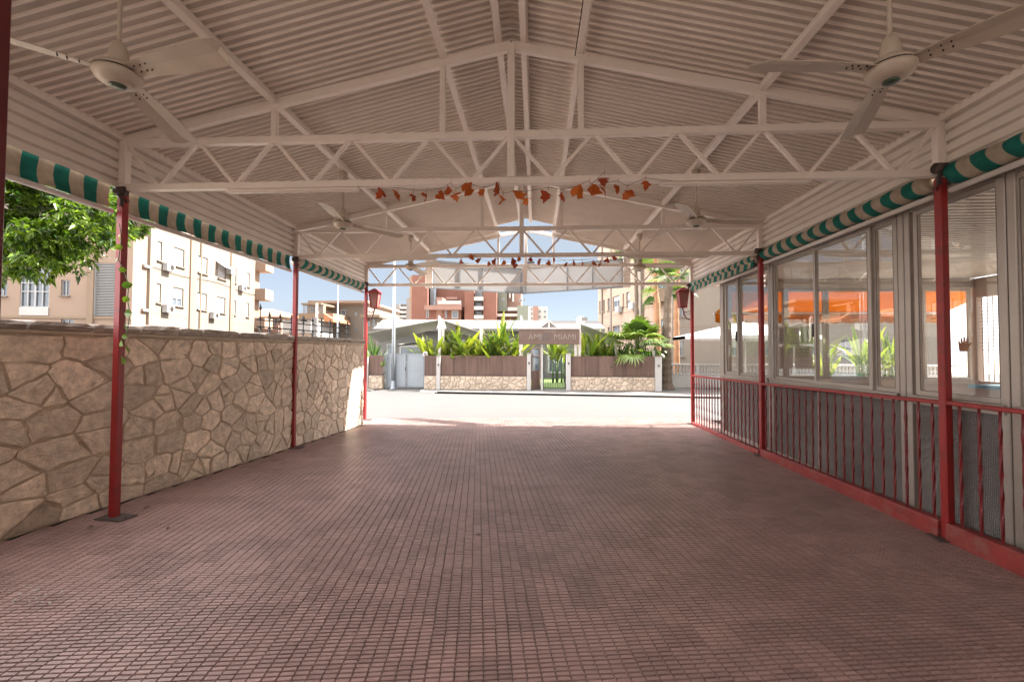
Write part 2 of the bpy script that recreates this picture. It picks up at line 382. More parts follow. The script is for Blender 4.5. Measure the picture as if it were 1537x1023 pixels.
def truss(d):
    m = MB()
    m.bar((XL-.03, d, ZT), (XR+.03, d, ZT), .062, .068); m.bar((XL-.03, d, ZB), (XR+.03, d, ZB), .058, .066)
    for x in (XL+.005, XR-.005): m.box(x-.04, x+.04, d-.034, d+.034, ZB+.033, ZT-.034)
    t = m.build('truss', 'steel', canopy, bevel=.004)
    P = HW*2/10
    for i in range(10):
        xb = XL+P*(i+.5)
        for sgn in (-1, 1):
            xt = xb+sgn*P/2*.93
            if i == 0 and sgn < 0: xt = XL+.05
            if i == 9 and sgn > 0: xt = XR-.05
            b = MB(); b.bar((xb+sgn*.02, d, ZB+.025), (xt, d, ZT-.028), .03, .034, (0, 1, 0)); b.build('diagonal_brace', 'steel', t)
    b = MB(); b.box(XM-.034, XM+.034, d-.04, d+.04, ZB+.034, AP-.05); b.build('king_post', 'steel', t, bevel=.004)
    for fr in (-.6, -.17, .17, .6):
        x = XM+fr*HW; zt = AP-abs(x-XM)*SL-.07
        b = MB(); b.box(x-.027, x+.027, d-.027, d+.027, ZT+.034, zt); b.build('strut', 'steel', t, bevel=.003)
    for sg in (-1, 1):
        r_ = MB(); r_.bar((XM+sg*.0, d, AP-.06), (XM+sg*(HW+.02), d, ZT+.02), .055, .085); r_.build('rafter', 'steel', canopy, bevel=.004)
for d in D: truss(d)
Y0, Y1 = -.9, D[2]+.12
YC = 9.76                                       # the sheets over the middle strip stop short of the street
for fr in (-.6, -.17, -.032, .032, .17, .6):
    x = XM+fr*HW; z = AP-abs(x-XM)*SL
    m = MB(); n = V3((math.copysign(SL, fr), 0, 1)); n /= np.linalg.norm(n)
    y1 = Y1 if abs(fr) > .1 else YC
    m.bar((x, Y0, z+.02), (x, y1, z+.02), .062, .085, n); m.build('purlin', 'steel', canopy, bevel=.004)
for x in (XL-.02, XR+.02):
    m = MB(); m.box(x-.04, x+.04, Y0, Y1, ZT+.02, ZT+.135); m.build('eave_beam', 'steel', canopy, bevel=.004)
PITCH = .0755
def sheet(sg, f0, f1, y0, y1):
    """trapezoid-ribbed roof sheet running down the slope, built as a thin shell"""
    prof = []; y = y0
    while y < y1:
        prof += [(y, .020), (y+.0555, .020), (y+.0600, 0), (y+.0700, 0), (y+.0735, .020)]; y += PITCH
    m = MB(); a = V3((sg*1, 0, -SL)); nrm = V3((sg*SL, 0, 1)); nrm /= np.linalg.norm(nrm)
    p0 = V3((XM, 0, AP+.075))+a*f0*HW; p1 = V3((XM, 0, AP+.075))+a*f1*HW
    V = []
    for y, h in prof:
        for p in (p0, p1):
            V.append(p+V3((0, y, 0))+nrm*(h-.012)); V.append(p+V3((0, y, 0))+nrm*(h-.008))
    Fc = []
    for i in range(len(prof)-1):
        b = i*4; c = b+4
        Fc += [(b, b+2, c+2, c), (b+1, c+1, c+3, b+3), (b, c, c+1, b+1), (b+2, b+3, c+3, c+2)]
    m.add(V, Fc)
    for i in range(len(prof)-1):                # light on the ribs and shade in the pans put into the colour
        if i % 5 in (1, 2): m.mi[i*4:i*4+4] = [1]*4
    return m.build('roof_sheet', ['sheet', 'sheet_rib_lit'], canopy, recalc=True)
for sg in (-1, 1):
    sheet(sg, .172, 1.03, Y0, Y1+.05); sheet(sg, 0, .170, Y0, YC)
m = MB()                                        # ridge flashing
for sg in (-1, 1): m.obox((XM+sg*.11, (Y0+YC)/2, AP+.108-.11*SL), (.112, 0, -sg*.112*SL), (0, (YC-Y0)/2, 0), (0, 0, .002))
m.build('ridge_cap', 'steel', canopy)
def side_panel(x, sg):
    m = MB(); z0, z1 = ZB-.01, ZT+.03; n = 5; P = (z1-z0)/n; prof = []
    for i in range(n):
        z = z0+i*P; prof += [(z, .034), (z+P*.55, .034), (z+P*.68, 0), (z+P*.82, 0), (z+P*.95, .034)]
    V = []
    for z, h in prof:
        for y in (Y0, Y1-.1):
            V += [(x+sg*(.05-h), y, z), (x+sg*(.054-h), y, z)]
    Fc = []
    for i in range(len(prof)-1):
        b = i*4; c = b+4
        Fc += [(b, b+2, c+2, c), (b+1, c+1, c+3, b+3), (b, c, c+1, b+1), (b+2, b+3, c+3, c+2)]
    m.add(V, Fc); m.build('side_panel', 'sheet_side', canopy)
side_panel(XL, -1); side_panel(XR, 1)
# thin conduit stapled along the right inner purlin, with a junction lump
def cable(name, pts, r, m_, label, sag=0.):
    m = MB(); P = []
    for i in range(len(pts)-1):
        a, b = V3(pts[i]), V3(pts[i+1])
        for k in range(8):
            t = k/8; p = a+(b-a)*t; p[2] -= sag*4*t*(1-t); P.append(p)
    P.append(V3(pts[-1])); m.tube(P, r, 5); return tag(m.build(name, m_, smooth=True), label, 'cable')
xi = XM+.17*HW; zi = AP-.17*HW*SL
cable('power_cable', [(xi-.05, 1.2, zi-.02), (xi-.055, 2.2, zi-.035), (xi-.05, 3.0, zi-.02), (xi-.065, 3.95, zi-.10)], .006, 'plate', 'thin dark cable stapled along the inner right roof beam', .02)
# strip lights slung below the trusses
def strip_light(pxa, pxb, d, label):
    xa, xb = ony(pxa, 290, d)[0], ony(pxb, 290, d)[0]
    t = thing('strip_light', label, 'lamp', ((xa+xb)/2, d, ZB-.1), 'unlit strip lights under the trusses')
    m = MB(); m.box(xa, xb, d-.026, d+.026, ZB-.062, ZB-.036); m.build('housing', 'steel', t, bevel=.005)
    m = MB(); m.box(xa+.03, xb-.03, d-.018, d+.018, ZB-.070, ZB-.063); m.build('diffuser', 'sheet_side', t)
strip_light(342, 538, D[0], 'unlit strip light under the nearest truss on the left of the leaf garland')
strip_light(991, 1217, D[0], 'unlit strip light under the nearest truss on the right of the leaf garland')
strip_light(541, 656, D[1], 'unlit strip light under the second truss left of the small garland')
strip_light(940, 1065, D[1], 'unlit strip light under the second truss right of the small garland')

# ------------------------------------------------------------------ ceiling fans
def fan(x, y, zm, zr, az, label):
    t = thing('ceiling_fan', label, 'ceiling fan', (x, y, zm), 'cream ceiling fans hanging from the roof beams')
    m = MB(); m.lathe([(.012, .16), (.012, zr-zm-.02)], (x, y, zm), 10); m.build('downrod', 'fan', t, smooth=True)
    m = MB(); m.lathe([(.055, zr-zm-.015), (.052, zr-zm-.09), (.03, zr-zm-.15), (.014, zr-zm-.155)], (x, y, zm), 16); m.build('ceiling_cup', 'fan', t, smooth=True)
    m = MB(); m.lathe([(.016, .235), (.034, .218), (.05, .17), (.054, .12), (.048, .098)], (x, y, zm), 18); m.build('shroud', 'fan', t, smooth=True)
    m = MB(); m.lathe([(.045, .098), (.09, .080), (.118, .055), (.122, .046)], (x, y, zm), 28); m.build('motor_cover', 'fan', t, smooth=True)
    m = MB(); m.lathe([(.113, .046), (.113, .034)], (x, y, zm), 28); m.build('motor_gap', 'fan_dark', t)
    m = MB(); m.lathe([(.122, .034), (.125, .020), (.113, -.008), (.085, -.030), (.052, -.040)], (x, y, zm), 28); mh = m.build('motor_housing', 'fan', t, smooth=True)
    m = MB(); m.lathe([(.044, -.0395), (.04, -.049), (.024, -.054)], (x, y, zm), 18); m.build('badge', 'fan_badge', mh, smooth=True)
    for k in range(3):
        a = R(az+120*k); d = V3((math.cos(a), math.sin(a), 0)); s = V3((-math.sin(a), math.cos(a), 0))
        tilt = R(-15); w = s*math.cos(tilt)+V3((0, 0, math.sin(tilt))); nn = np.cross(d, w)
        prof = [(.105, -.04, .04), (.24, -.06, .06), (.40, -.078, .074), (.65, -.088, .078), (.80, -.09, .078), (.85, -.084, .02)]
        V = []; droop = lambda r: -.03*((r-.105)/.745)
        for r, w0, w1 in prof:
            for ww, cv in ((w0, -.006), ((w0+w1)/2, .006), (w1, -.004)):
                p = V3((x, y, zm+.04+droop(r)))+d*r+w*ww+nn*cv
                V += [p-nn*.0025, p+nn*.0025]
        Fc = []
        for i in range(len(prof)-1):
            for j in range(2):
                b = i*6+j*2; c = b+6
                Fc += [(b, c, c+2, b+2), (b+1, b+3, c+3, c+1)]
            b = i*6; c = b+6
            Fc += [(b, b+1, c+1, c), (b+4, c+4, c+5, b+5)]
        e = (len(prof)-1)*6
        for q in (0, e): Fc += [(q, q+2, q+3, q+1), (q+2, q+4, q+5, q+3)]
        m = MB(); m.add(V, Fc); bl = m.build('blade', 'fan', t, smooth=False)
        for r in (.17, .22, .26):
            for ww in (-.022, .02):
                m = MB()
                p = V3((x, y, zm+.04+droop(r)))+d*r+w*ww; m.obox(p-nn*.001, d*.0032, w*.0032, nn*.0085); m.build('rivet', 'fan_dark', bl)
zp = AP-.6*HW*SL-.03
fan(-2.57, 2.485, 3.30, zp, -13, 'cream ceiling fan nearest the camera above the stone wall side')
fan(2.09, 2.634, 3.28, zp, -172, 'cream ceiling fan nearest the camera above the glazed side')
fan(-2.57, 5.60, 3.31, zp, -79, 'cream ceiling fan seen behind the nearest truss on the left')
fan(2.09, 5.74, 3.33, zp, -121, 'cream ceiling fan seen behind the nearest truss on the right')
fan(-2.57, 8.74, 3.36, zp, -155, 'farthest left ceiling fan seen against the sky under the second truss')
fan(2.09, 8.82, 3.33, zp, -129, 'farthest right ceiling fan seen in front of the palm trunks')

# ------------------------------------------------------------------ leaf garlands
def leaf_poly(sz):
    """five-lobed maple outline"""
    out = []
    for a, r in ((-90, .25), (-62, .66), (-38, .66), (-8, .98), (12, .74), (38, .94), (56, .74), (90, 1.12), (124, .74), (142, .94), (168, .74), (188, .98), (218, .66), (242, .66)):
        r *= random.uniform(.8, 1.15); a = R(a+random.uniform(-6, 6)); out.append((r*math.cos(a)*sz*.5, r*math.sin(a)*sz*.55))
    return out
def garland(d, pts, sz, label):
    P = [ony(px, py, d-.02) for px, py in pts]
    t = thing('leaf_garland', label, 'garland', np.mean(P, axis=0), 'orange leaf garlands strung under the trusses')
    m = MB(); S = [p+V3((0, 0, sz*.45)) for p in sorted(P, key=lambda q: q[0])]
    S = [V3((S[0][0]-.25, d, ZB-.04))]+S+[V3((S[-1][0]+.25, d, ZB-.04))]
    m.tube(S, .0022, 4); m.build('string', 'iron', t)
    for i, p in enumerate(P):
        m = MB(); m.tv = random.random()
        poly = leaf_poly(sz*random.uniform(.7, 1.15)); yaw = random.uniform(-1.4, 1.4); roll = random.uniform(-2.8, 2.8); pit = random.uniform(-.6, .6); curl = random.uniform(.1, 1.3)
        Mx = Matrix.Rotation(yaw, 3, 'Z')@Matrix.Rotation(pit, 3, 'X')@Matrix.Rotation(roll, 3, 'Y')
        V = []
        for off in (0, .003):
            for (a, b) in poly: V.append(p+np.array(Mx@Vector((a, off+curl*abs(a)+random.uniform(-.006, .006), b))))
        cidx = len(V); V += [p, p+np.array(Mx@Vector((0, .003, 0)))]
        n = len(poly)
        Fc = [(cidx, k, (k+1) % n) for k in range(n)]+[(cidx+1, n+(k+1) % n, n+k) for k in range(n)]+[(k, n+k, n+(k+1) % n, (k+1) % n) for k in range(n)]
        m.add(V, Fc); lf = m.build('leaf', 'dryleaf', t)
        st = MB(); st.tube([p+V3((0, 0, sz*.2)), p+V3((.004, 0, sz*.62))], .002, 4); st.build('leaf_stalk', 'dryleaf', lf)
garland(D[0]-.05, [(573, 291), (597, 291), (620, 295), (640, 295), (660, 293), (677, 284), (684, 293), (700, 284), (725, 291), (749, 284), (755, 300), (775, 296), (790, 297), (823, 291), (845, 294), (867, 289), (885, 280), (887, 287), (908, 285), (928, 281), (941, 289), (969, 277), (907, 268)], .135,
        'string of dry orange maple leaves below the nearest truss')
garland(D[1]-.05, [(692, 393), (707, 387), (718, 393), (733, 397), (744, 394), (755, 393), (767, 393), (773, 398), (781, 390), (797, 389), (810, 393), (823, 395), (830, 389), (848, 396), (860, 395), (873, 395), (890, 396), (902, 395), (911, 391), (921, 389)], .125,
        'string of small orange leaves below the second truss')

# ------------------------------------------------------------------ striped awnings
def awning(x, sg, y0, y1, mode, label):
    t = thing('striped_awning', label, 'awning', (x, (y0+y1)/2, 3.0), 'green and cream striped awnings along the eaves')
    m = MB(); per = .122; n = int((y1-y0)/per); ys = np.linspace(y0, y1, n*4+1)
    if mode == 'flat':                          # hanging strip
        V = []; rows = 5
        for i, y in enumerate(ys):
            for j in range(rows):
                q = j/(rows-1); z = ZB+.03-q*.25
                xx = x+sg*(.012+.012*math.sin(y*9+j)*q+.02*math.sin(q*3.1))
                V += [(xx, y, z+.008*math.sin(y*13)*q)]
        m.v = V
        for i in range(len(ys)-1):
            for j in range(rows-1):
                b = i*rows+j; m.f.append([b, b+1, b+rows+1, b+rows]); m.mi.append((i//4) % 2); m.t.append(.5)
        f = m.build('fabric', ['cream', 'green'], t, smooth=True)
        so = f.modifiers.new('thick', 'SOLIDIFY'); so.thickness = .004
        zb = ZB-.245
    else:                                       # rolled up
        r0 = .088 if mode == 'roll' else .075; k = 18; V = []; cz = ZB-.045
        for i, y in enumerate(ys):
            ph = (i % 4)/4.; bul = 1+.09*math.sin(math.pi*ph)+.04*math.sin(y*7)
            for a in range(k):
                th = 2*math.pi*a/k; rr = r0*bul*(1+.05*math.sin(3*th+y*5))
                tw = .05*math.sin(th)            # stripes wander round the roll
                V.append((x+sg*.02+rr*math.cos(th), y+tw*.6, cz+rr*math.sin(th)))
        m.v = V
        for i in range(len(ys)-1):
            for a in range(k): m.f.append([i*k+a, i*k+(a+1) % k, (i+1)*k+(a+1) % k, (i+1)*k+a]); m.mi.append((i//4) % 2); m.t.append(.5)
        for e in (0, len(ys)-1): m.f.append([e*k+a for a in range(k)]); m.mi.append(0); m.t.append(.5)
        m.build('fabric', ['cream', 'green'], t, smooth=True)
        zb = ZB-.175
        if mode == 'roll_flap':
            m = MB(); V = []
            for i, y in enumerate(ys):
                for j in range(4):
                    q = j/3; V.append((x+sg*(-.045+.01*math.sin(y*11)), y+.03*q, ZB-.07-q*.13))
            m.v = V
            for i in range(len(ys)-1):
                for j in range(3): b = i*4+j; m.f.append([b, b+1, b+5, b+4]); m.mi.append((i//4+1) % 2); m.t.append(.5)
            fl = m.build('valance', ['cream', 'green'], t, smooth=True); so = fl.modifiers.new('thick', 'SOLIDIFY'); so.thickness = .004
            zb = ZB-.22
    m = MB(); m.tube([(x+sg*.015, y0-.02, zb), (x+sg*.015, y1+.02, zb)], .026, 10); m.build('front_bar', 'white_metal', t, smooth=True)
    m = MB(); yb = y1+.03
    m.tube([(x-sg*.07, yb, zb+.05), (x-sg*.085, yb, zb+.11), (x-sg*.04, yb, zb+.17)], .02, 8); m.tube([(x-sg*.11, yb, zb+.2), (x-sg*.02, yb, zb+.2)], .045, 12); m.build('bracket', 'plate', t, smooth=True)
awning(XL-.05, -1, .2, D[0]-.07, 'flat', 'near left striped awning with its cloth hanging above the green tree')
awning(XL-.05, -1, D[0]+.12, D[1]-.07, 'flat', 'middle left striped awning with its cloth hanging in front of the apartment block')
awning(XL-.05, -1, D[1]+.12, D[2]-.05, 'roll', 'far left striped awning rolled up over the villa')
awning(XR+.0, 1, .3, D[0]-.10, 'roll', 'near right striped awning rolled up above the window with the hand sticker')
awning(XR+.0, 1, D[0]+.10, D[1]-.10, 'roll', 'middle right striped awning rolled up above the notices')
awning(XR+.0, 1, D[1]+.10, D[2]-.02, 'roll_flap', 'far right striped awning with a short flap beside the street lantern')

# ------------------------------------------------------------------ random-rubble stonework
def clip(poly, a, b):                           # keep side where (p-a).b <= 0
    out = []
    for i in range(len(poly)):
        p, q = poly[i], poly[(i+1) % len(poly)]; dp, dq = (p-a)@b, (q-a)@b
        if dp <= 0: out.append(p)
        if (dp < 0 < dq) or (dq < 0 < dp): out.append(p+(q-p)*dp/(dp-dq))
    return out
def area(P): return .5*abs(sum(P[i][0]*P[(i+1) % len(P)][1]-P[(i+1) % len(P)][0]*P[i][1] for i in range(len(P))))
def rubble(w, h, size, seed, aniso=lambda s: 1.0, split=.55):
    r = np.random.default_rng(seed); pts = []; tries = 0; target = int(w*h/(size*size)*1.25)
    while len(pts) < target and tries < target*60:
        tries += 1; p = np.array([r.uniform(0, w), r.uniform(0, h)]); k = aniso(p[0]); d = size*r.uniform(.55, 1.15)
        if all(((p[0]-q[0])/k)**2+(p[1]-q[1])**2 > d*d for q in pts): pts.append(p)
    cells = []
    A = np.array(pts)
    for i, p in enumerate(pts):
        k = aniso(p[0]); S = np.array([1/k, 1.])
        poly = [np.array(q, float) for q in ((0, 0), (w, 0), (w, h), (0, h))]
        dist = (((A-p)*S)**2).sum(1); order = np.argsort(dist)[1:22]
        for j in order:
            q = A[j]; wgt = .5+r.uniform(-.0, .0)
            poly = clip(poly, p+(q-p)*wgt, (q-p)*S*S)
            if len(poly) < 3: break
        if len(poly) < 3: continue
        if r.random() < split and area(poly) > size*size*.8:
            c = np.mean(poly, axis=0); Q = np.array(poly)-c; ev, evec = np.linalg.eigh(Q.T@Q); ax = evec[:, 1]
            a = r.normal(0, .35); ax = np.array([ax[0]*math.cos(a)-ax[1]*math.sin(a), ax[0]*math.sin(a)+ax[1]*math.cos(a)])
            c = c+ax*r.normal(0, size*.12)
            for sgn in (1, -1):
                pp = clip(poly, c, ax*sgn)
                if len(pp) >= 3: cells.append(pp)
        else: cells.append(poly)
    return cells
def staggered(w, h, seed, asp, rowh=.235, split=.22):
    r = np.random.default_rng(seed); pts = []; y = rowh*.45; k = 0
    while y < h+.02:
        x = r.uniform(-.1, .3)
        while x < w+.1:
            a = asp(x)
            if r.random() > .10: pts.append((min(max(x+r.normal(0, .05*a), 0.01), w-.01), min(max(y+r.normal(0, .055), .01), h-.01)))
            if r.random() < .14: pts.append((min(max(x+r.uniform(.1, .2)*a, .01), w-.01), min(max(y+r.uniform(.08, .15), .01), h-.01)))
            x += rowh*a*r.uniform(.75, 1.45)
        y += rowh*r.uniform(.8, 1.15); k += 1
    A = np.array(pts); cells = []
    for i, p in enumerate(A):
        a = asp(p[0])*r.uniform(.9, 1.1); S = np.array([1/a, 1.]); poly = [np.array(q, float) for q in ((0, 0), (w, 0), (w, h), (0, h))]
        for j in np.argsort((((A-p)*S)**2).sum(1))[1:20]:
            q = A[j]; S2 = np.array([2/(asp(p[0])+asp(q[0])), 1.]); poly = clip(poly, (p+q)/2, (q-p)*S2*S2)
            if len(poly) < 3: break
        if len(poly) < 3: continue
        if r.random() < split and area(poly) > .04:
            c = np.mean(poly, axis=0); Q = np.array(poly)-c; ev, evec = np.linalg.eigh(Q.T@Q); ax = evec[:, 1]; t = r.normal(0, .4); ax = np.array([ax[0]*math.cos(t)-ax[1]*math.sin(t), ax[0]*math.sin(t)+ax[1]*math.cos(t)])
            for sg in (1, -1):
                pp = clip(poly, c, ax*sg)
                if len(pp) > 2: cells.append(pp)
        else: cells.append(poly)
    return cells
def stones(m, cells, O, ds, dn, gap, depth, r, jag=.012):
    """each stone: chamfered, slightly bulging, rough edged block standing out of the mortar"""
    up = V3((0, 0, 1))
    for poly in cells:
        P = np.array(poly); c = P.mean(0)
        if area(poly) < gap*gap*4: continue
        # inset every edge by gap
        Q = [p for p in poly]
        for i in range(len(poly)):
            p, q = poly[i], poly[(i+1) % len(poly)]; e = q-p; L = np.linalg.norm(e)
            if L < 1e-6: continue
            nrm = np.array([e[1], -e[0]])/L
            if (c-p)@nrm > 0: nrm = -nrm
            Q = clip(Q, p-nrm*gap*r.uniform(.7, 1.5), nrm)
            if len(Q) < 3: break
        if len(Q) < 3 or area(Q) < gap*gap*3: continue
        Q = np.array(Q); c = Q.mean(0)
        # resample and roughen the outline, rounding corners a little
        ring = []; n = len(Q)
        for i in range(n):
            p, q = Q[i], Q[(i+1) % n]; L = np.linalg.norm(q-p)
            if L < gap*.5: continue
            cc = min(.2, gap*.6/L)
            ring += [p+(q-p)*cc]
            for t in np.arange(.3, .8, max(.2, .08/L)): ring.append(p+(q-p)*t+r.normal(0, jag*.35, 2))
            ring += [q-(q-p)*cc]
        if len(ring) < 4: continue
        ring = np.array(ring); n = len(ring); size = math.sqrt(area(list(Q)))
        dz = depth*r.uniform(.6, 1.2); tl = r.normal(0, .035, 2)
        layers = [(1.0, -.015), (1.0, dz*.55), (1-min(.25, .010/size), dz*.9), (1-min(.45, .05/size), dz*1.02), (.45, dz*1.12)]
        V = []
        for k, (sc_, z) in enumerate(layers):
            for q in ring:
                w = c+(q-c)*sc_; zz = z+((w-c)@tl if k > 1 else 0)+(r.normal(0, .0022) if k > 1 else 0)
                V.append(O+ds*w[0]+up*w[1]+dn*zz)
        V.append(O+ds*c[0]+up*c[1]+dn*(dz*1.12+r.normal(0, .003)))
        Fc = []
        for k in range(len(layers)-1):
            for i in range(n): Fc.append((k*n+i, k*n+(i+1) % n, (k+1)*n+(i+1) % n, (k+1)*n+i))
        top = (len(layers)-1)*n
        for i in range(n): Fc.append((top+i, top+(i+1) % n, len(V)-1))
        m.tv = float(np.clip(r.normal(.5, .22), 0, 1)); m.add(V, Fc)
s0, s1 = -3.6, float((WB-WA)@WD)-.02
WO = WA+WD*s0; WL = s1-s0; WH = 1.80
wall = thing('stone_wall', 'rubble stone garden wall with flat coping stones along the left side of the patio', 'wall', WO+WD*WL/2-WN*.15)
m = MB(); m.prism([WO, WO+WD*WL, WO+WD*WL-WN*.30, WO-WN*.30], (0, 0, WH-.01)); m.build('mortar', 'stone_mortar', wall)
rr = np.random.default_rng(11)
m = MB(); stones(m, staggered(WL, WH-.02, 23, lambda q: 1.0+.75/(1+math.exp((q-4.7)*1.6))), WO, WD, WN, .0098, .014, rr, .022)
m.build('stonework', 'stone', wall, smooth=False)
m = MB(); m.prism([WO+WN*.028+V3((0, 0, WH-.012)), WO+WD*WL+WN*.028+V3((0, 0, WH-.012)), WO+WD*WL-WN*.32+V3((0, 0, WH-.012)), WO-WN*.32+V3((0, 0, WH-.012))], (0, 0, .034)); m.build('trim', 'trim', wall, bevel=.006)
s = 0.
while s < WL-.05:
    L = min(random.uniform(.32, .62), WL-s); hh = random.uniform(.075, .105)
    m = MB(); m.tv = random.random(); base = WO+WD*s-WN*.15+V3((0, 0, WH+.024))
    nx = 8; V = []
    for i in range(nx+1):
        for (b, z) in ((.19, 0), (.20, .5), (.185, .93), (.10, 1.0), (-.1, 1.02), (-.17, .9), (-.185, 0)):
            e = .012*noise.noise(Vector((s*7+i*.6, b*9, z*3))); cut = .010 if i in (0, nx) else 0
            V.append(base+WD*(.008+(L-.016)*i/nx)+WN*(b+e*1.3-math.copysign(cut, b))+V3((0, 0, z*hh*(1+.12*noise.noise(Vector((s*3+i*.4, b*4, 2))))-(cut if z > .5 else 0))))
    Fc = []
    for i in range(nx):
        for j in range(7): Fc.append((i*7+j, i*7+(j+1) % 7, (i+1)*7+(j+1) % 7, (i+1)*7+j))
    Fc += [tuple(range(7)), tuple(nx*7+j for j in range(7))]
    m.add(V, Fc); m.build('coping', 'coping', wall); s += L
# wrought-iron railing on the far end of the wall
n_ = np.cross(WD, [0, 0, 1.])
def onw(px, py, off=-.15): return onp(px, py, WA-WN*-off, n_)
pA, pB = onw(388, 497), onw(523, 505)
ir = thing('iron_railing', 'black wrought-iron railing with spear finials on top of the stone wall', 'railing', ((pA+pB)/2*V3((1, 1, 0))+V3((0, 0, 1.92))))
zr = 2.0
m = MB(); P = [onw(px, 500)*V3((1, 1, 0)) for px in (384, 526)]
m.bar(P[0]+V3((0, 0, 2.02)), P[1]+V3((0, 0, 2.02)), .014, .02); m.bar(P[0]+V3((0, 0, 2.13)), P[1]+V3((0, 0, 2.13)), .012, .018); m.build('rail', 'iron', ir)
for px in (390, 404, 420, 437, 455, 469, 482, 495, 509, 521):
    p = onw(px, 500)*V3((1, 1, 0)); top = 2.20 if px != 390 else 2.3
    m = MB(); m.tube([p+V3((0, 0, 1.9)), p+V3((0, 0, top))], .010, 6)
    m.lathe([(.004, top-.02), (.026, top+.01), (.020, top+.03), (.003, top+.09)], p, 8); m.lathe([(.012, 2.145), (.024, 2.16), (.012, 2.175)], p, 8)
    for sgn in (-1, 1):
        m.tube([p+WD*(sgn*(.012+.03*math.sin(k*math.pi/6)))+V3((0, 0, 1.93+.085*k/6)) for k in range(7)], .006, 5)
    if px == 455: m.bar(p-WD*.09+V3((0, 0, 2.20)), p+WD*.09+V3((0, 0, 2.20)), .03, .03); m.bar(p+V3((0, 0, 2.2)), p+V3((0, 0, 2.27)), .03, .03)
    m.build('spear_bar', 'iron', ir, smooth=False)

# ------------------------------------------------------------------ red balustrades on the right
def railing(y0, y1, zt0, zt1, hp0, hp1, n, label):
    x = XR-.005
    t = thing('red_railing', label, 'railing', (x, (y0+y1)/2, 0), 'red railings between the posts on the right')
    m = MB(); m.bar((x, y0, zt0), (x, y1, zt1), .05, .036); m.build('top_rail', 'red', t, bevel=.005)
    m = MB(); m.bar((x, y0, zt0-.10), (x, y1, zt1-.10), .012, .012)
    N = 24; V = []
    for i in range(N+1):
        q = i/N; y = y0+(y1-y0)*q; hp = hp0+(hp1-hp0)*q; w = .008*noise.noise(Vector((y*2.2, 0, 3)))
        for (dx, z) in ((-.055+w, -.004), (-.048+w*.5, hp-.012), (-.038, hp), (.045, hp), (.05, -.004)): V.append((x+dx, y, z))
    m = MB(); Fc = []
    for i in range(N):
        for j in range(5): Fc.append((i*5+j, i*5+(j+1) % 5, (i+1)*5+(j+1) % 5, (i+1)*5+j))
    Fc += [tuple(range(5)), tuple(N*5+j for j in range(5))]
    m.add(V, Fc); m.build('plinth', 'red_worn', t)
    for i in range(n):
        q = (i+.6)/(n+.2); y = y0+(y1-y0)*q; z0 = hp0+(hp1-hp0)*q-.01; z1 = zt0+(zt1-zt0)*q-.018
        m = MB(); prof = []; K = 40
        tw = 5.2
        V = []; Fc = []
        for k in range(K+1):
            f = k/K; z = z0+(z1-z0)*f; sw = 1.0
            for cc in (.2, .36, .52, .68, .84): sw += .32*math.exp(-((f-cc)/.022)**2)
            a0 = f*tw*1.3
            for j in range(4):
                a = a0+j*math.pi/2; V.append((x+.0118*sw*math.cos(a), y+.0118*sw*math.sin(a), z))
        for k in range(K):
            for j in range(4): Fc.append((k*4+j, k*4+(j+1) % 4, (k+1)*4+(j+1) % 4, (k+1)*4+j))
        m.add(V, Fc); m.build('baluster', 'bar_red', t)
railing(.6, D[0]-.037, 1.20, 1.205, .17, .155, 21, 'near right red railing beside the window with the hand sticker')
railing(D[0]+.037, D[1]-.037, 1.20, 1.147, .15, .105, 21, 'middle right red railing below the window with the notices')
railing(D[1]+.037, D[2]-.037, 1.145, 1.112, .07, .05, 21, 'far right red railing next to the street lantern')

# ------------------------------------------------------------------ glazed veranda
GX = 3.80; Y_E = 9.0; X_W = 8.6
gl = thing('glazed_veranda', 'aluminium framed glass veranda along the right side of the patio', 'veranda', (GX+2.4, 4.5, 0))
def pane(m, x, y0, y1, z0, z1): m.box(x-.003, x+.003, y0, y1, z0, z1)
def frame(parent, name, x, y0, y1, z0, z1, w=.05, d=.05, m_='alu', glass=True, gm='glass'):
    m = MB(); m.box(x-d/2, x+d/2, y0, y0+w, z0, z1); m.box(x-d/2, x+d/2, y1-w, y1, z0, z1)
    m.box(x-d/2+.001, x+d/2-.001, y0+w, y1-w, z0, z0+w); m.box(x-d/2+.001, x+d/2-.001, y0+w, y1-w, z1-w, z1)
    o = m.build(name, m_, parent, bevel=.004)
    if glass:
        m = MB(); pane(m, x, y0+w, y1-w, z0+w, z1-w); m.build('pane', gm, o)
        g = MB(); q = .006; X0, X1 = x-d/2-.001, x-d/2+.004
        for a in ((y0+w-q, y0+w, z0+w, z1-w), (y1-w, y1-w+q, z0+w, z1-w), (y0+w, y1-w, z0+w-q, z0+w), (y0+w, y1-w, z1-w, z1-w+q)): g.box(X0, X1, a[0], a[1], a[2], a[3])
        g.build('gasket', 'alu_dark', o)
    return o
ZG0, ZG1 = 1.215, 3.06
bays = [(7.245, 8.87, [(8.33, 8.87, 0), (7.245, 8.345, 1)]), (4.72, 7.10, [(6.04, 7.09, 0), (5.05, 6.055, -1), (4.735, 5.065, 0)]), (3.69, 4.545, [(3.70, 4.535, 0)]), (1.2, 3.63, [(2.45, 3.62, 0), (1.22, 2.47, 1)])]
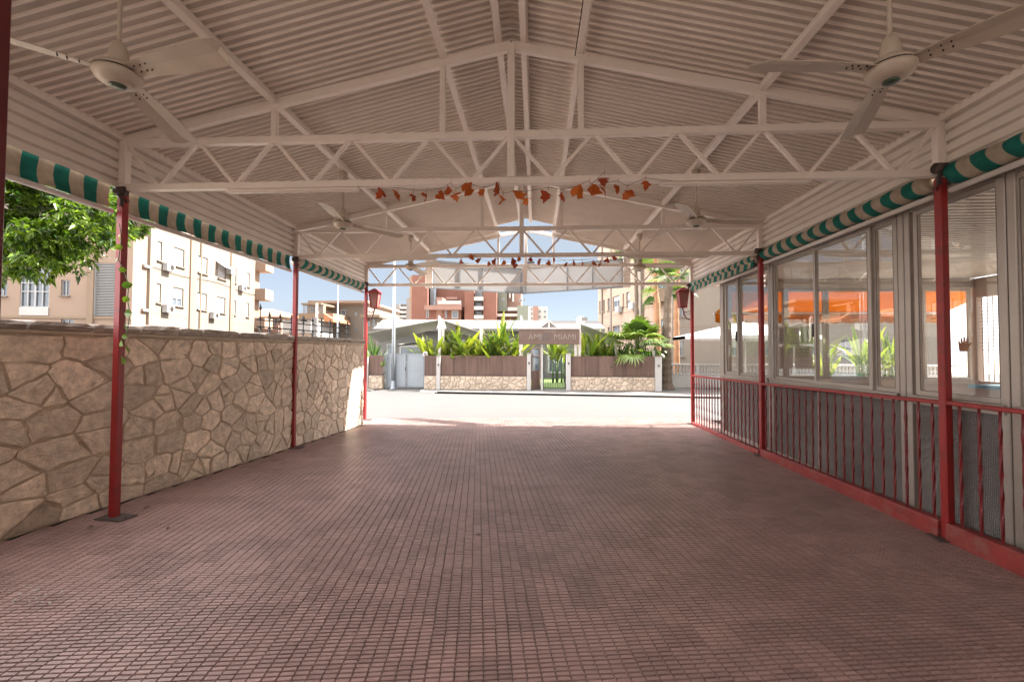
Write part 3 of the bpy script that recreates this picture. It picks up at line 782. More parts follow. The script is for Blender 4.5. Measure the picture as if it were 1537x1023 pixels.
for (y0, y1, sashes) in bays:
    m = MB(); m.box(GX-.05, GX+.06, y0, y1, ZG0-.075, ZG0); m.box(GX-.06, GX+.03, y0, y1, ZG0-.018, ZG0+.012); m.build('sill', 'alu', gl, bevel=.004)
    m = MB(); m.box(GX-.045, GX+.055, y0, y1, ZG1, ZG1+.085); m.build('head', 'alu', gl, bevel=.004)
    for (a, b, k) in sashes: frame(gl, 'sash', GX+k*.034, a, b, ZG0+.012, ZG1, .052, .036)
    m = MB(); m.box(GX+.0, GX+.012, y0, y1, .10, ZG0-.076); m.build('reeded_panel', 'reeded', gl)
for y in (9.0, 7.172, 4.632, 3.66):
    m = MB(); m.box(GX-.035, GX+.06, y-.07, y-.004, .02, ZG1+.05); m.box(GX-.037, GX+.058, y+.004, y+.07, .02, ZG1+.05); m.build('mullion', 'alu', gl, bevel=.005)
m = MB(); m.box(GX-.01, GX+.05, 6.03, 6.065, .03, ZG0-.077); m.build('mullion', 'alu', gl, bevel=.004)
m = MB(); m.box(XR+.058, GX+.06, -.8, Y_E+.1, 3.201, 3.29); m.build('flashing', 'steel', gl)  # strip added over the joint to shut out leaking sun
m = MB(); m.box(XR+.10, 5.2, Y_E+.102, D[2]+.1, 3.21, 3.26); m.build('sun_blocker_slab', 'sheet_side', gl)  # slab added behind the side awning to keep a sun patch off the floor
m = MB(); m.box(GX-.02, GX+.06, .5, Y_E+.05, -.01, .10); m.build('base_sill', 'interior', gl)
# latch on the sliding windows
for y in (8.36, 6.10):
    m = MB(); m.box(GX-.045, GX-.018, y-.012, y+.012, 1.86, 2.04); m.build('latch', 'black', gl, bevel=.004)
# end wall towards the street (glazed), right wall, ceiling, floor
def frame_y(parent, name, y, x0, x1, z0, z1, w=.055, d=.05, m_='alu', gm='glass'):
    m = MB(); m.box(x0, x0+w, y-d/2, y+d/2, z0, z1); m.box(x1-w, x1, y-d/2, y+d/2, z0, z1)
    m.box(x0+w, x1-w, y-d/2+.001, y+d/2-.001, z0, z0+w); m.box(x0+w, x1-w, y-d/2+.001, y+d/2-.001, z1-w, z1)
    o = m.build(name, m_, parent, bevel=.004); m = MB(); m.box(x0+w, x1-w, y-.003, y+.003, z0+w, z1-w); m.build('pane', gm, o); return o
ZE = 2.93
for (x0, x1) in ((3.90, 5.02), (5.02, 5.80), (5.80, 6.75), (6.75, 7.65), (7.65, X_W-.05)): frame_y(gl, 'end_sash', Y_E, x0+.002, x1-.002, 1.13, ZE)
m = MB(); m.box(3.88, X_W, Y_E-.06, Y_E+.05, ZE+.002, 3.12); m.build('end_lintel', 'alu', gl, bevel=.004)
m = MB(); m.box(3.88, X_W, Y_E-.05, Y_E+.05, .0, 1.05); m.box(3.88, X_W, Y_E-.09, Y_E+.06, 1.051, 1.128); m.build('end_parapet', 'interior', gl)
m = MB(); m.box(GX+.02, X_W+.1, -.8, Y_E+.1, 3.15, 3.2)
for k in range(96): m.box(GX+.06, X_W, -.7+k*.1025, -.66+k*.1025, 3.128, 3.15)
m.build('veranda_ceiling', 'sheet_side', gl)
m = MB(); m.box(GX+.03, X_W, -.8, Y_E-.06, -.05, .012); m.build('veranda_floor', 'interior', gl)
m = MB(); m.box(X_W-.0, X_W+.12, 4.2, Y_E+.05, 0, 1.12); m.box(X_W, X_W+.12, 4.2, Y_E+.05, 2.75, 3.12); m.box(X_W, X_W+.12, 8.93, Y_E+.05, 1.12, 2.75); m.box(X_W, X_W+.12, -.8, 4.2, 0, 3.12); m.build('side_wall', 'interior', gl)
gw = MB()                                       # security grille in the side wall
for k in range(48): y = 4.25+k*.098; gw.box(X_W+.03, X_W+.042, y-.006, y+.006, 1.12, 2.75)
for k in range(16): z = 1.72+k*.068; gw.box(X_W+.044, X_W+.054, 4.21, 8.92, z-.005, z+.005)
gw.build('window_grille', 'alu', gl)
# counter with blue cloth inside
ct = thing('blue_counter', 'blue covered counter inside the veranda behind the glass', 'counter', (7.3, 6.0, 0))
m = MB(); m.box(6.95, 7.65, 4.6, 7.4, 1.10, 1.15); m.build('top', 'blue', ct, bevel=.01)
m = MB(); m.box(7.0, 7.6, 4.65, 7.35, .012, 1.099); m.build('front', 'interior', ct)
# notices taped to the end window
for i, (xa, ya, xb, yb, mt, lb) in enumerate(((1166, 491, 1182, 516, 'paper', 'small printed notice, upper left sheet on the veranda end window'), (1184, 491, 1200, 519, 'paper', 'printed notice, upper middle sheet on the veranda end window'),
        (1201, 490, 1221, 516, 'paper_green', 'pale notice with a green picture taped to the veranda end window'),
        (1166, 520, 1190, 553, 'paper', 'large printed notice, lower left sheet on the veranda end window'), (1193, 519, 1220, 553, 'paper', 'large printed notice, lower right sheet on the veranda end window'))):
    y = Y_E-.012; a, b = ony(xa, ya, y), ony(xb, yb, y)
    t = thing('paper_notice', lb, 'notice', ((a[0]+b[0])/2, y, b[2]), 'paper notices taped on the window')
    m = MB(); m.box(a[0], b[0], y-.003, y, b[2], a[2]); m.build('sheet', mt, t)
    m = MB(); zz = a[2]-.05
    while zz > b[2]+.04 and mt == 'paper':
        w = (b[0]-a[0])*random.uniform(.3, .8); cx = (a[0]+b[0])/2+random.uniform(-.02, .02); m.box(cx-w/2, cx+w/2, y-.006, y-.0035, zz-.005, zz+.003); zz -= random.uniform(.026, .05)
    if m.v: m.build('print', 'ink', t)
# hand-shaped sticker on the near pane
hc = onx(1446, 521, GX-.012)
m = MB(); hand = [(-.05, -.05), (.05, -.05), (.062, .0), (.10, .045), (.088, .058), (.052, .03), (.05, .105), (.036, .108), (.028, .04), (.018, .125), (.002, .126), (-.004, .04), (-.018, .112), (-.033, .108), (-.03, .035), (-.05, .08), (-.064, .074), (-.056, .0)]
m.prism([hc+V3((0, -a*.75, b*.75)) for a, b in hand], (.003, 0, 0)); tag(m.build('hand_sticker', 'sticker'), 'pale hand shaped sticker on the near veranda window', 'sticker')
# orange canvas awning outside the end of the veranda
oa = thing('orange_awning', 'bright orange canvas awning outside the end windows of the veranda', 'awning', (6.4, 9.7, 2.4))
q0 = ony(1074, 484, 10.25); xa, xb = q0[0], 9.2; zf = 2.58
m = MB(); N = 24; V = []
for i in range(N+1):
    for j in range(7):
        q = j/6; x = xa+.10*(1-q)+(xb-xa)*i/N; V.append((x, Y_E+.14+1.12*q, 3.10+(zf-3.10)*q-.05*math.sin(q*math.pi)+.006*math.sin(i*1.7)))
m.v = V
for i in range(N):
    for j in range(6): b = i*7+j; m.f.append([b, b+1, b+8, b+7]); m.mi.append(0); m.t.append(.5)
o = m.build('canopy', 'orange', oa, smooth=True); so = o.modifiers.new('thick', 'SOLIDIFY'); so.thickness = .004
m = MB(); V = []; N = 120
for i in range(N+1):
    x = xa+(xb-xa)*i/N
    for j in range(3): V.append((x, Y_E+1.27+.01*math.sin(i*.5), zf-.03-(.19+.035*abs(math.sin(i*.42)))*j/2))
m.v = V
for i in range(N):
    for j in range(2): b = i*3+j; m.f.append([b, b+1, b+4, b+3]); m.mi.append(0); m.t.append(.5)
o = m.build('valance', 'orange', oa, smooth=True); so = o.modifiers.new('thick', 'SOLIDIFY'); so.thickness = .004
m = MB(); m.prism([(xa+.02, Y_E+.14, 3.06), (xa-.0, Y_E+1.25, zf-.05), (xa+.02, Y_E+.3, zf-.0)], (.004, 0, 0)); m.build('cheek', 'orange', oa)
m = MB(); m.box(xa-.04, xb, Y_E+1.24, Y_E+1.285, zf-.045, zf+.0); m.build('front_bar', 'white_metal', oa)
for x in (xa+.3, 7.9):
    m = MB(); m.tube([(x, Y_E+.12, 2.45), (x+.05, Y_E+.75, 2.55), (x, Y_E+1.24, zf-.03)], .02, 8); m.build('arm', 'white_metal', oa)

# ------------------------------------------------------------------ lanterns on the end posts
def lantern(px, sg, label):
    yl = D[2]+.02; x = px+sg*.21
    t = thing('wall_lantern', label, 'lantern', (x, yl, 2.6), 'red lanterns on the end posts')
    z0, z1 = 2.72, 3.06; a, b = .068, .105
    m = MB(); m.add([(x+i*a, yl+j*a, z0) for i, j in ((-1, -1), (1, -1), (1, 1), (-1, 1))]+[(x+i*b, yl+j*b, z1) for i, j in ((-1, -1), (1, -1), (1, 1), (-1, 1))], [(0, 3, 2, 1), (4, 5, 6, 7), (0, 1, 5, 4), (1, 2, 6, 5), (2, 3, 7, 6), (3, 0, 4, 7)]); m.build('pane', 'lantern_glass', t)
    m = MB()
    for i, j in ((-1, -1), (1, -1), (1, 1), (-1, 1)): m.bar((x+i*a*1.02, yl+j*a*1.02, z0-.01), (x+i*b*1.02, yl+j*b*1.02, z1), .022, .022)
    for z, r in ((z0-.012, a+.008), (z1+.0, b+.008)):
        for i in (-1, 1): m.box(x-r, x+r, yl+i*r-.011, yl+i*r+.011, z-.012, z+.012); m.box(x+i*r-.0105, x+i*r+.0105, yl-r, yl+r, z-.0115, z+.0115)
    m.build('frame', 'red', t)
    m = MB(); r = b+.038; m.add([(x+i*r, yl+j*r, z1+.013) for i, j in ((-1, -1), (1, -1), (1, 1), (-1, 1))]+[(x+i*.03, yl+j*.03, z1+.11) for i, j in ((-1, -1), (1, -1), (1, 1), (-1, 1))], [(0, 3, 2, 1), (4, 5, 6, 7), (0, 1, 5, 4), (1, 2, 6, 5), (2, 3, 7, 6), (3, 0, 4, 7)]); m.build('cap', 'red', t)
    m = MB(); m.tube([(px+sg*.05, yl, 2.42), (px+sg*.12, yl, 2.44), (x-sg*.03, yl, 2.55), (x, yl, z0-.02)], .016, 8); m.tube([(px+sg*.05, yl, 2.62), (x-sg*.08, yl, 2.58), (x-sg*.02, yl, 2.62)], .012, 6); m.build('bracket', 'darkred', t, smooth=True)
lantern(XL, 1, 'red lantern on the far left post of the canopy')
lantern(XR, -1, 'red lantern on the far right post of the canopy')
# dark red door post right beside the camera
dp = ony(-26, 160, 1.0); t = thing('door_post', 'dark red post at the very left edge of the picture', 'post', (dp[0]-.05, 1.0, 0))
m = MB(); m.box(dp[0]-.12, dp[0]+.006, .95, 1.05, .006, 3.4); m.build('shaft', 'darkred', t, bevel=.004); m = MB(); m.box(dp[0]-.16, dp[0]+.04, .9, 1.1, 0.0, .02); m.build('base_plate', 'plate', t)
# ivy strand climbing the near left post
iv = thing('ivy_vine', 'thin ivy strand with round leaves climbing the near left red post', 'vine', (XL, D[0]-.08, 1.5))
pl = [(177, 335), (180, 356), (178, 371), (176, 390), (184, 405), (191, 428), (189, 449), (193, 470), (190, 489), (187, 505), (183, 515), (193, 525), (186, 540)]
P = [ony(px, py, D[0]-.075) for px, py in pl]
m = MB(); m.tube([p+V3((0, .015, 0)) for p in P], .004, 5); m.build('stem', 'shrub', iv, smooth=True)
for p in P[1:]:
    m = MB(); m.tv = random.random(); sz = random.uniform(.026, .046); yaw = random.uniform(-.8, .8); pt = random.uniform(-.3, .5)
    pts = [(0, -1), (.6, -.75), (.95, -.1), (.75, .45), (.35, .8), (0, 1.15), (-.35, .8), (-.75, .45), (-.95, -.1), (-.6, -.75)]
    Mx = Matrix.Rotation(yaw, 3, 'Z')@Matrix.Rotation(pt, 3, 'X')@Matrix.Rotation(random.uniform(-2, 2), 3, 'Y')
    V = [p+np.array(Mx@Vector((a*sz, -abs(a)*sz*.3, -b*sz))) for a, b in pts]+[p]
    m.add(V, [(10, k, (k+1) % 10) for k in range(10)]); m.build('leaf', 'ivy', iv)

# ------------------------------------------------------------------ hoarding hung beyond the end truss (V-shaped, seen from behind)
hb = thing('hoarding', 'grey backed V-shaped sign hoarding hanging beyond the last truss', 'hoarding', (-.24, 11.2, 3.24))
e0 = ony(650, 430, 10.52); e1 = ony(935, 428, 10.52); zb, zt = 3.235, 3.875; apx = V3((-.34, 11.6, 0))
for (q, nm) in ((e0, 0), (e1, 1)):
    q = V3((q[0], q[1], 0)); m = MB(); d = apx-q; L = np.linalg.norm(d); d /= L; nn = V3((-d[1], d[0], 0))*(1 if nm == 0 else -1)
    m.obox(q+d*L/2+V3((0, 0, (zb+zt)/2)), d*L/2, nn*.006, V3((0, 0, (zt-zb)/2))); m.build('panel', 'tarp', hb)
    m = MB()
    for f in (.0, .28, .53, .97): m.obox(q+d*L*f-nn*.025+V3((0, 0, (zb+zt)/2)), d*.009, nn*.012, V3((0, 0, (zt-zb)/2+.01)))
    for z in (zb-.02, zt+.015): m.obox(q+d*L/2-nn*.022+V3((0, 0, z)), d*(L/2+.02), nn*.02, V3((0, 0, .017)))
    m.build('frame', 'galv', hb)
for q in (e0, e1):
    m = MB(); sx = -1 if q[0] < 0 else 1
    m.box(q[0]+sx*.09-.09, q[0]+sx*.09+.09, 10.46, 10.56, zb-.03, zt+.1); m.build('end_pillar', 'steel', hb, bevel=.005)
m = MB(); c = ony(797, 397, 10.38); m.box(c[0]-.085, c[0]+.085, c[1]-.05, c[1]+.05, c[2]-.075, c[2]+.075); jb = m.build('junction_box', 'galv', bevel=.006); tag(jb, 'small grey junction box at the middle of the last truss', 'box')
m = MB(); c = ony(788, 414, 10.36); m.lathe([(.03, -.16), (.035, -.08), (.028, .14), (.02, .22)], c, 10); lh = m.build('lamp_holder', 'rooftile', smooth=True); tag(lh, 'brown lamp holder hanging at the middle of the last truss', 'lamp')

# ------------------------------------------------------------------ across the street
YW = 18.92
def pw(px, py, off=0.): return ony(px, py, YW+off)
EX = V3((1, 0, 0)); EY = V3((0, -1, 0))
def fence(pxa, pxb, seed, label, panels=None):
    xa, xb = pw(pxa, 560)[0], pw(pxb, 560)[0]; zs = .615; zt = 1.495
    t = thing('garden_fence', label, 'fence', ((xa+xb)/2, YW, 0), 'stone based garden fences across the street')
    m = MB(); m.box(xa, xb, YW, YW+.3, -.004, zs-.02); m.build('base_core', 'stone_mortar', t)
    m = MB(); r = np.random.default_rng(seed); stones(m, rubble(xb-xa, zs-.03, .23, seed, lambda s: 1.15, .25), V3((xa, YW, 0)), EX, EY, .012, .028, r); m.build('stonework', 'stone_pale', t)
    m = MB(); m.box(xa, xb, YW-.02, YW+.31, zs-.019, zs+.012); m.build('cap', 'plate', t)
    n = panels or max(1, round((xb-xa)/.85)); w = (xb-xa)/n
    for i in range(n):
        m = MB(); m.tv = random.random(); m.box(xa+i*w+.008, xa+(i+1)*w-.008, YW+.06, YW+.09, zs+.014, zt-random.uniform(0, .012)); m.build('reed_panel', 'wood_panel', t)
    m = MB()
    for i in range(n+1): m.box(xa+i*w-.012, xa+i*w+.012, YW+.05, YW+.058, zs+.013, zt-.02)
    m.build('panel_strip', 'wood_panel', t)
fence(553, 574, 31, 'short garden fence left of the grey driveway gate', 1)
fence(637, 655, 32, 'narrow garden fence between the grey gate and a white pillar', 1)
fence(661, 790.5, 33, 'garden fence with reed panels left of the restaurant entrance', 7)
fence(857, 983, 34, 'garden fence with reed panels right of the restaurant entrance', 6)
def pillar(pxa, pxb, pyt, label):
    xa, xb = pw(pxa, 560)[0], pw(pxb, 560)[0]; z = pw(pxa, pyt)[2]
    t = thing('gate_pillar', label, 'pillar', ((xa+xb)/2, YW, 0), 'white pillars across the street')
    m = MB(); m.box(xa, xb, YW-.05, YW+.33, -.004, z); m.build('shaft', 'white_wall', t, bevel=.01)
    m = MB(); m.box(xa-.015, xb+.015, YW-.065, YW+.345, z+.001, z+.03); m.build('cap', 'white_wall', t)
    m = MB(); m.box((xa+xb)/2-.03, (xa+xb)/2+.03, YW-.068, YW-.049, z*.72, z*.78); m.build('plaque', 'plate', t)
pillar(655.3, 661, 535, 'white pillar between two reed fences left of the entrance')
pillar(791, 796.8, 531, 'white pillar on the left of the restaurant entrance')
pillar(850, 856.6, 531.5, 'white pillar on the right of the restaurant entrance')
pillar(983.3, 993, 536, 'wide white pillar at the right end of the garden fence')
pillar(548, 552.6, 536, 'white pillar at the left end beside the red post')
# grey driveway gate
xa, xb = pw(576, 560)[0], pw(637, 560)[0]; zt = pw(600, 530)[2]
gt = thing('driveway_gate', 'grey metal driveway gate with two leaves across the street', 'gate', ((xa+xb)/2, YW+.25, 0))
xm = pw(607.5, 560)[0]
for a, b in ((xa+.07, xm-.02), (xm+.02, xb-.06)):
    m = MB(); m.box(a+.05, b-.05, YW+.24, YW+.26, .12, zt-.05)
    k = a+.07
    while k < b-.06: m.box(k, k+.03, YW+.225, YW+.239, .13, zt-.06); k += .09
    lf = m.build('gate_leaf', 'gate', gt)
    m = MB()
    for q in ((a, a+.05, .06, zt), (b-.05, b, .06, zt)): m.box(q[0], q[1], YW+.22, YW+.28, q[2], q[3])
    m.box(a+.05, b-.05, YW+.221, YW+.279, zt-.05, zt-.001); m.box(a+.05, b-.05, YW+.221, YW+.279, .061, .12); m.build('frame', 'galv', lf)
m = MB(); m.box(xa, xa+.065, YW+.2, YW+.3, -.06, zt+.03); m.box(xb-.055, xb, YW+.2, YW+.3, -.06, zt+.03); m.build('gate_post', 'galv', gt)
m = MB(); m.box(xm-.05, xm-.02, YW+.2, YW+.219, .8, .95); m.build('lock', 'black', gt)
# round no-parking style disc above the right gate post: dark disc in a pale ring
c = pw(638, 531, .1); t = thing('round_lamp', 'round pale lamp with dark centre above the right end of the grey gate', 'lamp', c)
for nm, r, y0, mt in (('rim', .11, 0, 'white_metal'), ('lens', .062, -.012, 'greywall')):
    m = MB(); V = []
    m.prism([(c[0]+r*math.cos(2*math.pi*k/20), c[1]+y0, c[2]+r*math.sin(2*math.pi*k/20)) for k in range(20)], (0, .05 if nm == 'rim' else .011, 0)); m.build(nm, mt, t)
m = MB(); m.box(c[0]-.025, c[0]+.025, c[1]+.01, c[1]+.04, 1.5, c[2]-.1); m.build('stem', 'white_metal', t)
# entrance: signboard with lettering, door and iron gate
sx0, sx1 = pw(778.5, 505, -.1)[0], pw(870, 505, -.1)[0]; sz1, sz0 = pw(800, 493.5, -.1)[2], pw(800, 516.5, -.1)[2]
es = thing('entrance_sign', 'brown signboard with cream lettering over the restaurant entrance', 'sign', ((sx0+sx1)/2, YW-.1, sz0))
m = MB(); m.box(sx0, sx1, YW-.10, YW-.02, sz0, sz1); m.build('board', 'sign', es, bevel=.01)
m = MB(); m.box(sx0-.03, sx1+.03, YW-.13, YW+.0, sz1+.001, sz1+.05); m.build('top_trim', 'white_metal', es)
gx = pw(824, 490, -.1)[0]; m = MB(); m.prism([(gx-.36, YW-.06, sz1+.052), (gx+.36, YW-.06, sz1+.052), (gx, YW-.06, sz1+.33)], (0, .04, 0)); m.build('gable', 'greywall', es)
m = MB()
for sg in (-1, 1): m.bar((gx+sg*.40, YW-.08, sz1+.052), (gx, YW-.08, sz1+.36), .05, .04)
m.box(gx-.03, gx+.03, YW-.105, YW-.081, sz1+.052, sz1+.3); m.build('gable_trim', 'white_metal', es)
for px in (780.5, 864.5, 871): x = pw(px, 520)[0]; m = MB(); m.box(x-.05, x+.05, YW+.12, YW+.22, -.004, sz1-.02); m.build('sign_post', 'white_metal', es)
def text(body, x, y, z, size, mt, parent, name='lettering'):
    cu = bpy.data.curves.new(name, 'FONT'); cu.body = body; cu.size = size; cu.extrude = .006; cu.align_x = 'CENTER'; cu.align_y = 'CENTER'
    o = bpy.data.objects.new('tmp_text', cu); C.objects.link(o); dg = bpy.context.evaluated_depsgraph_get()
    me = bpy.data.meshes.new_from_object(o.evaluated_get(dg)); bpy.data.objects.remove(o); me.materials.clear(); me.materials.append(M[mt])
    me.transform(Matrix.Rotation(R(90), 4, 'X'))
    n = bpy.data.objects.new(name, me); C.objects.link(n); n.parent = parent; w = WM[parent.name].translation
    n.location = Vector((x, y, z))-w; return n
a = pw(803, 505, -.11); b = pw(848, 505, -.11); c = pw(824, 497, -.11)
text('AMI', a[0], YW-.107, a[2]-.02, .36, 'letter', es); text('MIAMI', b[0], YW-.107, b[2]-.02, .36, 'letter', es); text('ARRIBA', c[0]+.06, YW-.107, c[2], .15, 'letter', es)
c = pw(819, 506, -.11); m = MB(); m.prism([(c[0]+.17*math.cos(k*math.pi/8), YW-.106, c[2]+.17*math.sin(k*math.pi/8)) for k in range(16)], (0, .005, 0)); m.build('emblem', 'ink', es)
m = MB(); m.prism([(c[0]+.11*math.cos(k*math.pi/3+.5), YW-.112, c[2]+.08*math.sin(k*math.pi/3+.5)) for k in range(6)], (0, .005, 0)); m.build('emblem_star', 'sign', es)
dr = thing('entrance_door', 'brown wooden entrance door with a glass upper half standing open', 'door', pw(803, 583, .05))
xa, xb = pw(797.4, 560)[0], pw(811.5, 560)[0]; zt = pw(800, 521)[2]
m = MB(); m.prism([(xa, YW+.05, .02), (xb, YW+.30, .02), (xb, YW+.35, .02), (xa, YW+.10, .02)], (0, 0, .76)); m.build('lower_panel', 'wood_panel', dr)
m = MB(); dd = V3((xb-xa, .25, 0))
for f0, f1, z0, z1 in ((0, .1, .781, zt), (.9, 1, .781, zt), (.1, .9, .781, .83), (.1, .9, zt-.05, zt), (.1, .9, zt*.78, zt*.80)): p = V3((xa, YW+.051, z0))+dd*f0; q = V3((xa, YW+.051, z0))+dd*f1; m.prism([p, q, q+V3((0, .048, 0)), p+V3((0, .048, 0))], (0, 0, z1-z0-.001))
m.build('frame', 'wood_panel', dr); m = MB(); p = V3((xa, YW+.07, .83))+dd*.1; q = V3((xa, YW+.07, .83))+dd*.9; m.prism([p, q, q+V3((0, .008, 0)), p+V3((0, .008, 0))], (0, 0, zt-.88)); m.build('pane', 'glass_far', dr)
xa, xb = pw(815.5, 560)[0], pw(849.5, 560)[0]; zt = pw(830, 531)[2]
ig = thing('iron_gate', 'dark wrought-iron garden gate in the restaurant entrance', 'gate', ((xa+xb)/2, YW+.1, 0))
m = MB()
for x in (xa+.02, xb-.02): m.box(x-.022, x+.022, YW+.08, YW+.12, .03, zt)
for z in (.10, .55, .62, zt-.02): m.box(xa+.042, xb-.042, YW+.09, YW+.11, z-.014, z+.014)
m.build('frame', 'iron', ig)
k = xa+.09; i = 0
while k < xb-.06:
    m = MB(); m.tube([(k, YW+.1, .11), (k, YW+.1, .54)], .009, 5); m.build('bar', 'iron', ig)
    if i % 3 == 0: m = MB(); m.tube([(k, YW+.1, .63), (k, YW+.1, zt-.03)], .009, 5); m.build('bar', 'iron', ig)
    k += .075; i += 1
m = MB()
for cx in (xa+.28, xa+.62):
    m.tube([(cx+.11*math.cos(a_), YW+.1, 1.1+.2*math.sin(a_)) for a_ in np.linspace(0, 2*math.pi, 17)], .010, 5); m.tube([(cx-.13+.012*k_, YW+.1, .68+.02*k_+.12*math.sin(k_*.5)) for k_ in range(22)], .009, 5)
m.build('scroll', 'iron', ig)
m = MB(); m.box(pw(812, 560)[0], pw(815, 560)[0], YW+.05, YW+.2, 0, sz0-.01); jm = m.build('door_jamb', 'white_wall'); tag(jm, 'pale jamb between the open wooden door and the iron gate', 'post')
# street lamp column
lp = onz(590, 583); t = thing('lamp_column', 'tall grey street lamp column in front of the grey gate', 'street lamp', lp)
m = MB(); m.tube([(lp[0], lp[1], -.06), (lp[0], lp[1], 2.2), (lp[0], lp[1], 7.5)], [.085, .075, .04], 14); m.build('pole', 'galv', t, smooth=True)
m = MB(); m.lathe([(.15, -.03), (.14, .02), (.10, .05), (.09, .35)], lp, 14); m.build('base', 'galv', t, smooth=True)
m = MB(); m.tube([(lp[0], lp[1], 7.4), (lp[0]-.4, lp[1]-.3, 7.75), (lp[0]-1.1, lp[1]-.8, 7.85)], .03, 8); m.obox((lp[0]-1.3, lp[1]-.95, 7.86), (.25, .18, 0), (-.07, .1, 0), (0, 0, .04)); m.build('arm', 'galv', t)
# shade sails and their masts
def sail(c4, label, sag=.25):
    a, b, c, d = [V3(p) for p in c4]; N = 12; V = []
    t = thing('shade_sail', label, 'shade sail', (a+b+c+d)/4, 'grey shade sails over the restaurant garden')
    for i in range(N+1):
        for j in range(N+1):
            u, v = i/N, j/N; pin = .10*math.sin(math.pi*u)*(1-2*abs(v-.5))
            p = (a*(1-u)+b*u)*(1-v)+(d*(1-u)+c*u)*v; p = p-V3((0, 0, sag*16*u*(1-u)*v*(1-v)*.6)); V.append(p)
    m = MB(); m.v = V
    for i in range(N):
        for j in range(N): q = i*(N+1)+j; m.f.append([q, q+1, q+N+2, q+N+1]); m.mi.append(0); m.t.append(.5)
    o = m.build('cloth', 'sail', t, smooth=True); so = o.modifiers.new('thick', 'SOLIDIFY'); so.thickness = .008
    m = MB(); m.tube([a, b, c, d, a], .012, 5); m.build('edge_rope', 'sail', t)
sail([ony(548, 500, 21), ony(659, 480, 19.6), ony(655, 493, 24), ony(572, 514, 25)], 'large grey shade sail above the driveway gate', .35)
sail([ony(577, 522, 21.5), ony(640, 509, 20.5), ony(660, 512, 24), ony(600, 516, 25)], 'lower grey shade sail tucked under the large one', .15)
sail([ony(667, 481, 19.8), ony(744, 506, 20.2), ony(735, 508, 25), ony(672, 498, 25)], 'grey shade sail sloping down behind the banana plants', .2)
sail([ony(872, 486, 19.8), ony(928, 507, 20.2), ony(925, 516, 24), ony(872, 519, 24)], 'grey shade sail right of the entrance sign', .25)
for i, (px, py, off, lb) in enumerate(((660, 474, .6, 'white mast with a pointed top at the peak of the large sail'), (665.5, 479, .9, 'second white mast beside the pointed one'), (722, 492, .9, 'white mast among the banana plants'), (783, 474, .7, 'white mast left of the sign gable'), (869, 480, .6, 'white mast with a round lamp right of the sign'), (923.5, 505, .9, 'short white mast under the right sail'), (981, 523, .6, 'low white mast beside the fan palm'))):
    p = pw(px, py, off); t = thing('sail_mast', lb, 'mast', (p[0], p[1], 0), 'white masts of the shade sails'); w = .055
    m = MB(); m.box(p[0]-w, p[0]+w, p[1]-w, p[1]+w, -.004, p[2]-.12); m.add([(p[0]-w, p[1]-w, p[2]-.121), (p[0]+w, p[1]-w, p[2]-.121), (p[0]+w, p[1]+w, p[2]-.121), (p[0]-w, p[1]+w, p[2]-.121), (p[0]-w*.6, p[1], p[2]+.05)], [(0, 3, 2, 1), (0, 1, 4), (1, 2, 4), (2, 3, 4), (3, 0, 4)]); m.build('mast', 'white_metal', t)
    if i == 4:
        c = p+V3((.06, -.12, -.02)); m = MB(); m.prism([(c[0]+.2*math.cos(k*math.pi/10), c[1], c[2]+.2*math.sin(k*math.pi/10)) for k in range(20)], (0, .05, 0)); m.build('round_lamp', 'white_metal', t)
        m = MB(); m.box(c[0]+.05, c[0]+.30, c[1]-.02, c[1]-.002, c[2]-.02, c[2]+.13); m.build('meter', 'greywall', t)

# ------------------------------------------------------------------ facades
def facade(m, O, ds, n, w, z0, z1, holes, dep=.16):
    """wall skin with real recesses; holes = (s0, s1, z0, z1)"""
    O, ds, n = map(V3, (O, ds, n)); S = sorted({0., w, *[h[0] for h in holes], *[h[1] for h in holes]}); Z = sorted({z0, z1, *[h[2] for h in holes], *[h[3] for h in holes]})
    S = [s for s in S if 0 <= s <= w]; Z = [z for z in Z if z0 <= z <= z1]
    P = lambda s, z, d=0.: O+ds*s+V3((0, 0, z))-n*d
    for i in range(len(S)-1):
        for j in range(len(Z)-1):
            sc_, zc = (S[i]+S[i+1])/2, (Z[j]+Z[j+1])/2
            if any(h[0] < sc_ < h[1] and h[2] < zc < h[3] for h in holes): continue
            m.add([P(S[i], Z[j]), P(S[i+1], Z[j]), P(S[i+1], Z[j+1]), P(S[i], Z[j+1])], [(0, 1, 2, 3)])
    for (a, b, c, d) in holes:
        m.add([P(a, c), P(b, c), P(b, d), P(a, d), P(a, c, dep), P(b, c, dep), P(b, d, dep), P(a, d, dep)], [(0, 4, 5, 1), (1, 5, 6, 2), (2, 6, 7, 3), (3, 7, 4, 0)])
def shell(m, O, ds, n, w, depth, z0, z1):       # back and sides and roof behind a facade
    O, ds, n = map(V3, (O, ds, n)); b = O-n*depth
    P = lambda p, z: p+V3((0, 0, z))
    m.add([P(O, z1), P(O+ds*w, z1), P(b+ds*w, z1), P(b, z1), P(O, z0), P(O+ds*w, z0), P(b+ds*w, z0), P(b, z0)], [(0, 1, 2, 3), (1, 5, 6, 2), (2, 6, 7, 3), (0, 3, 7, 4)])
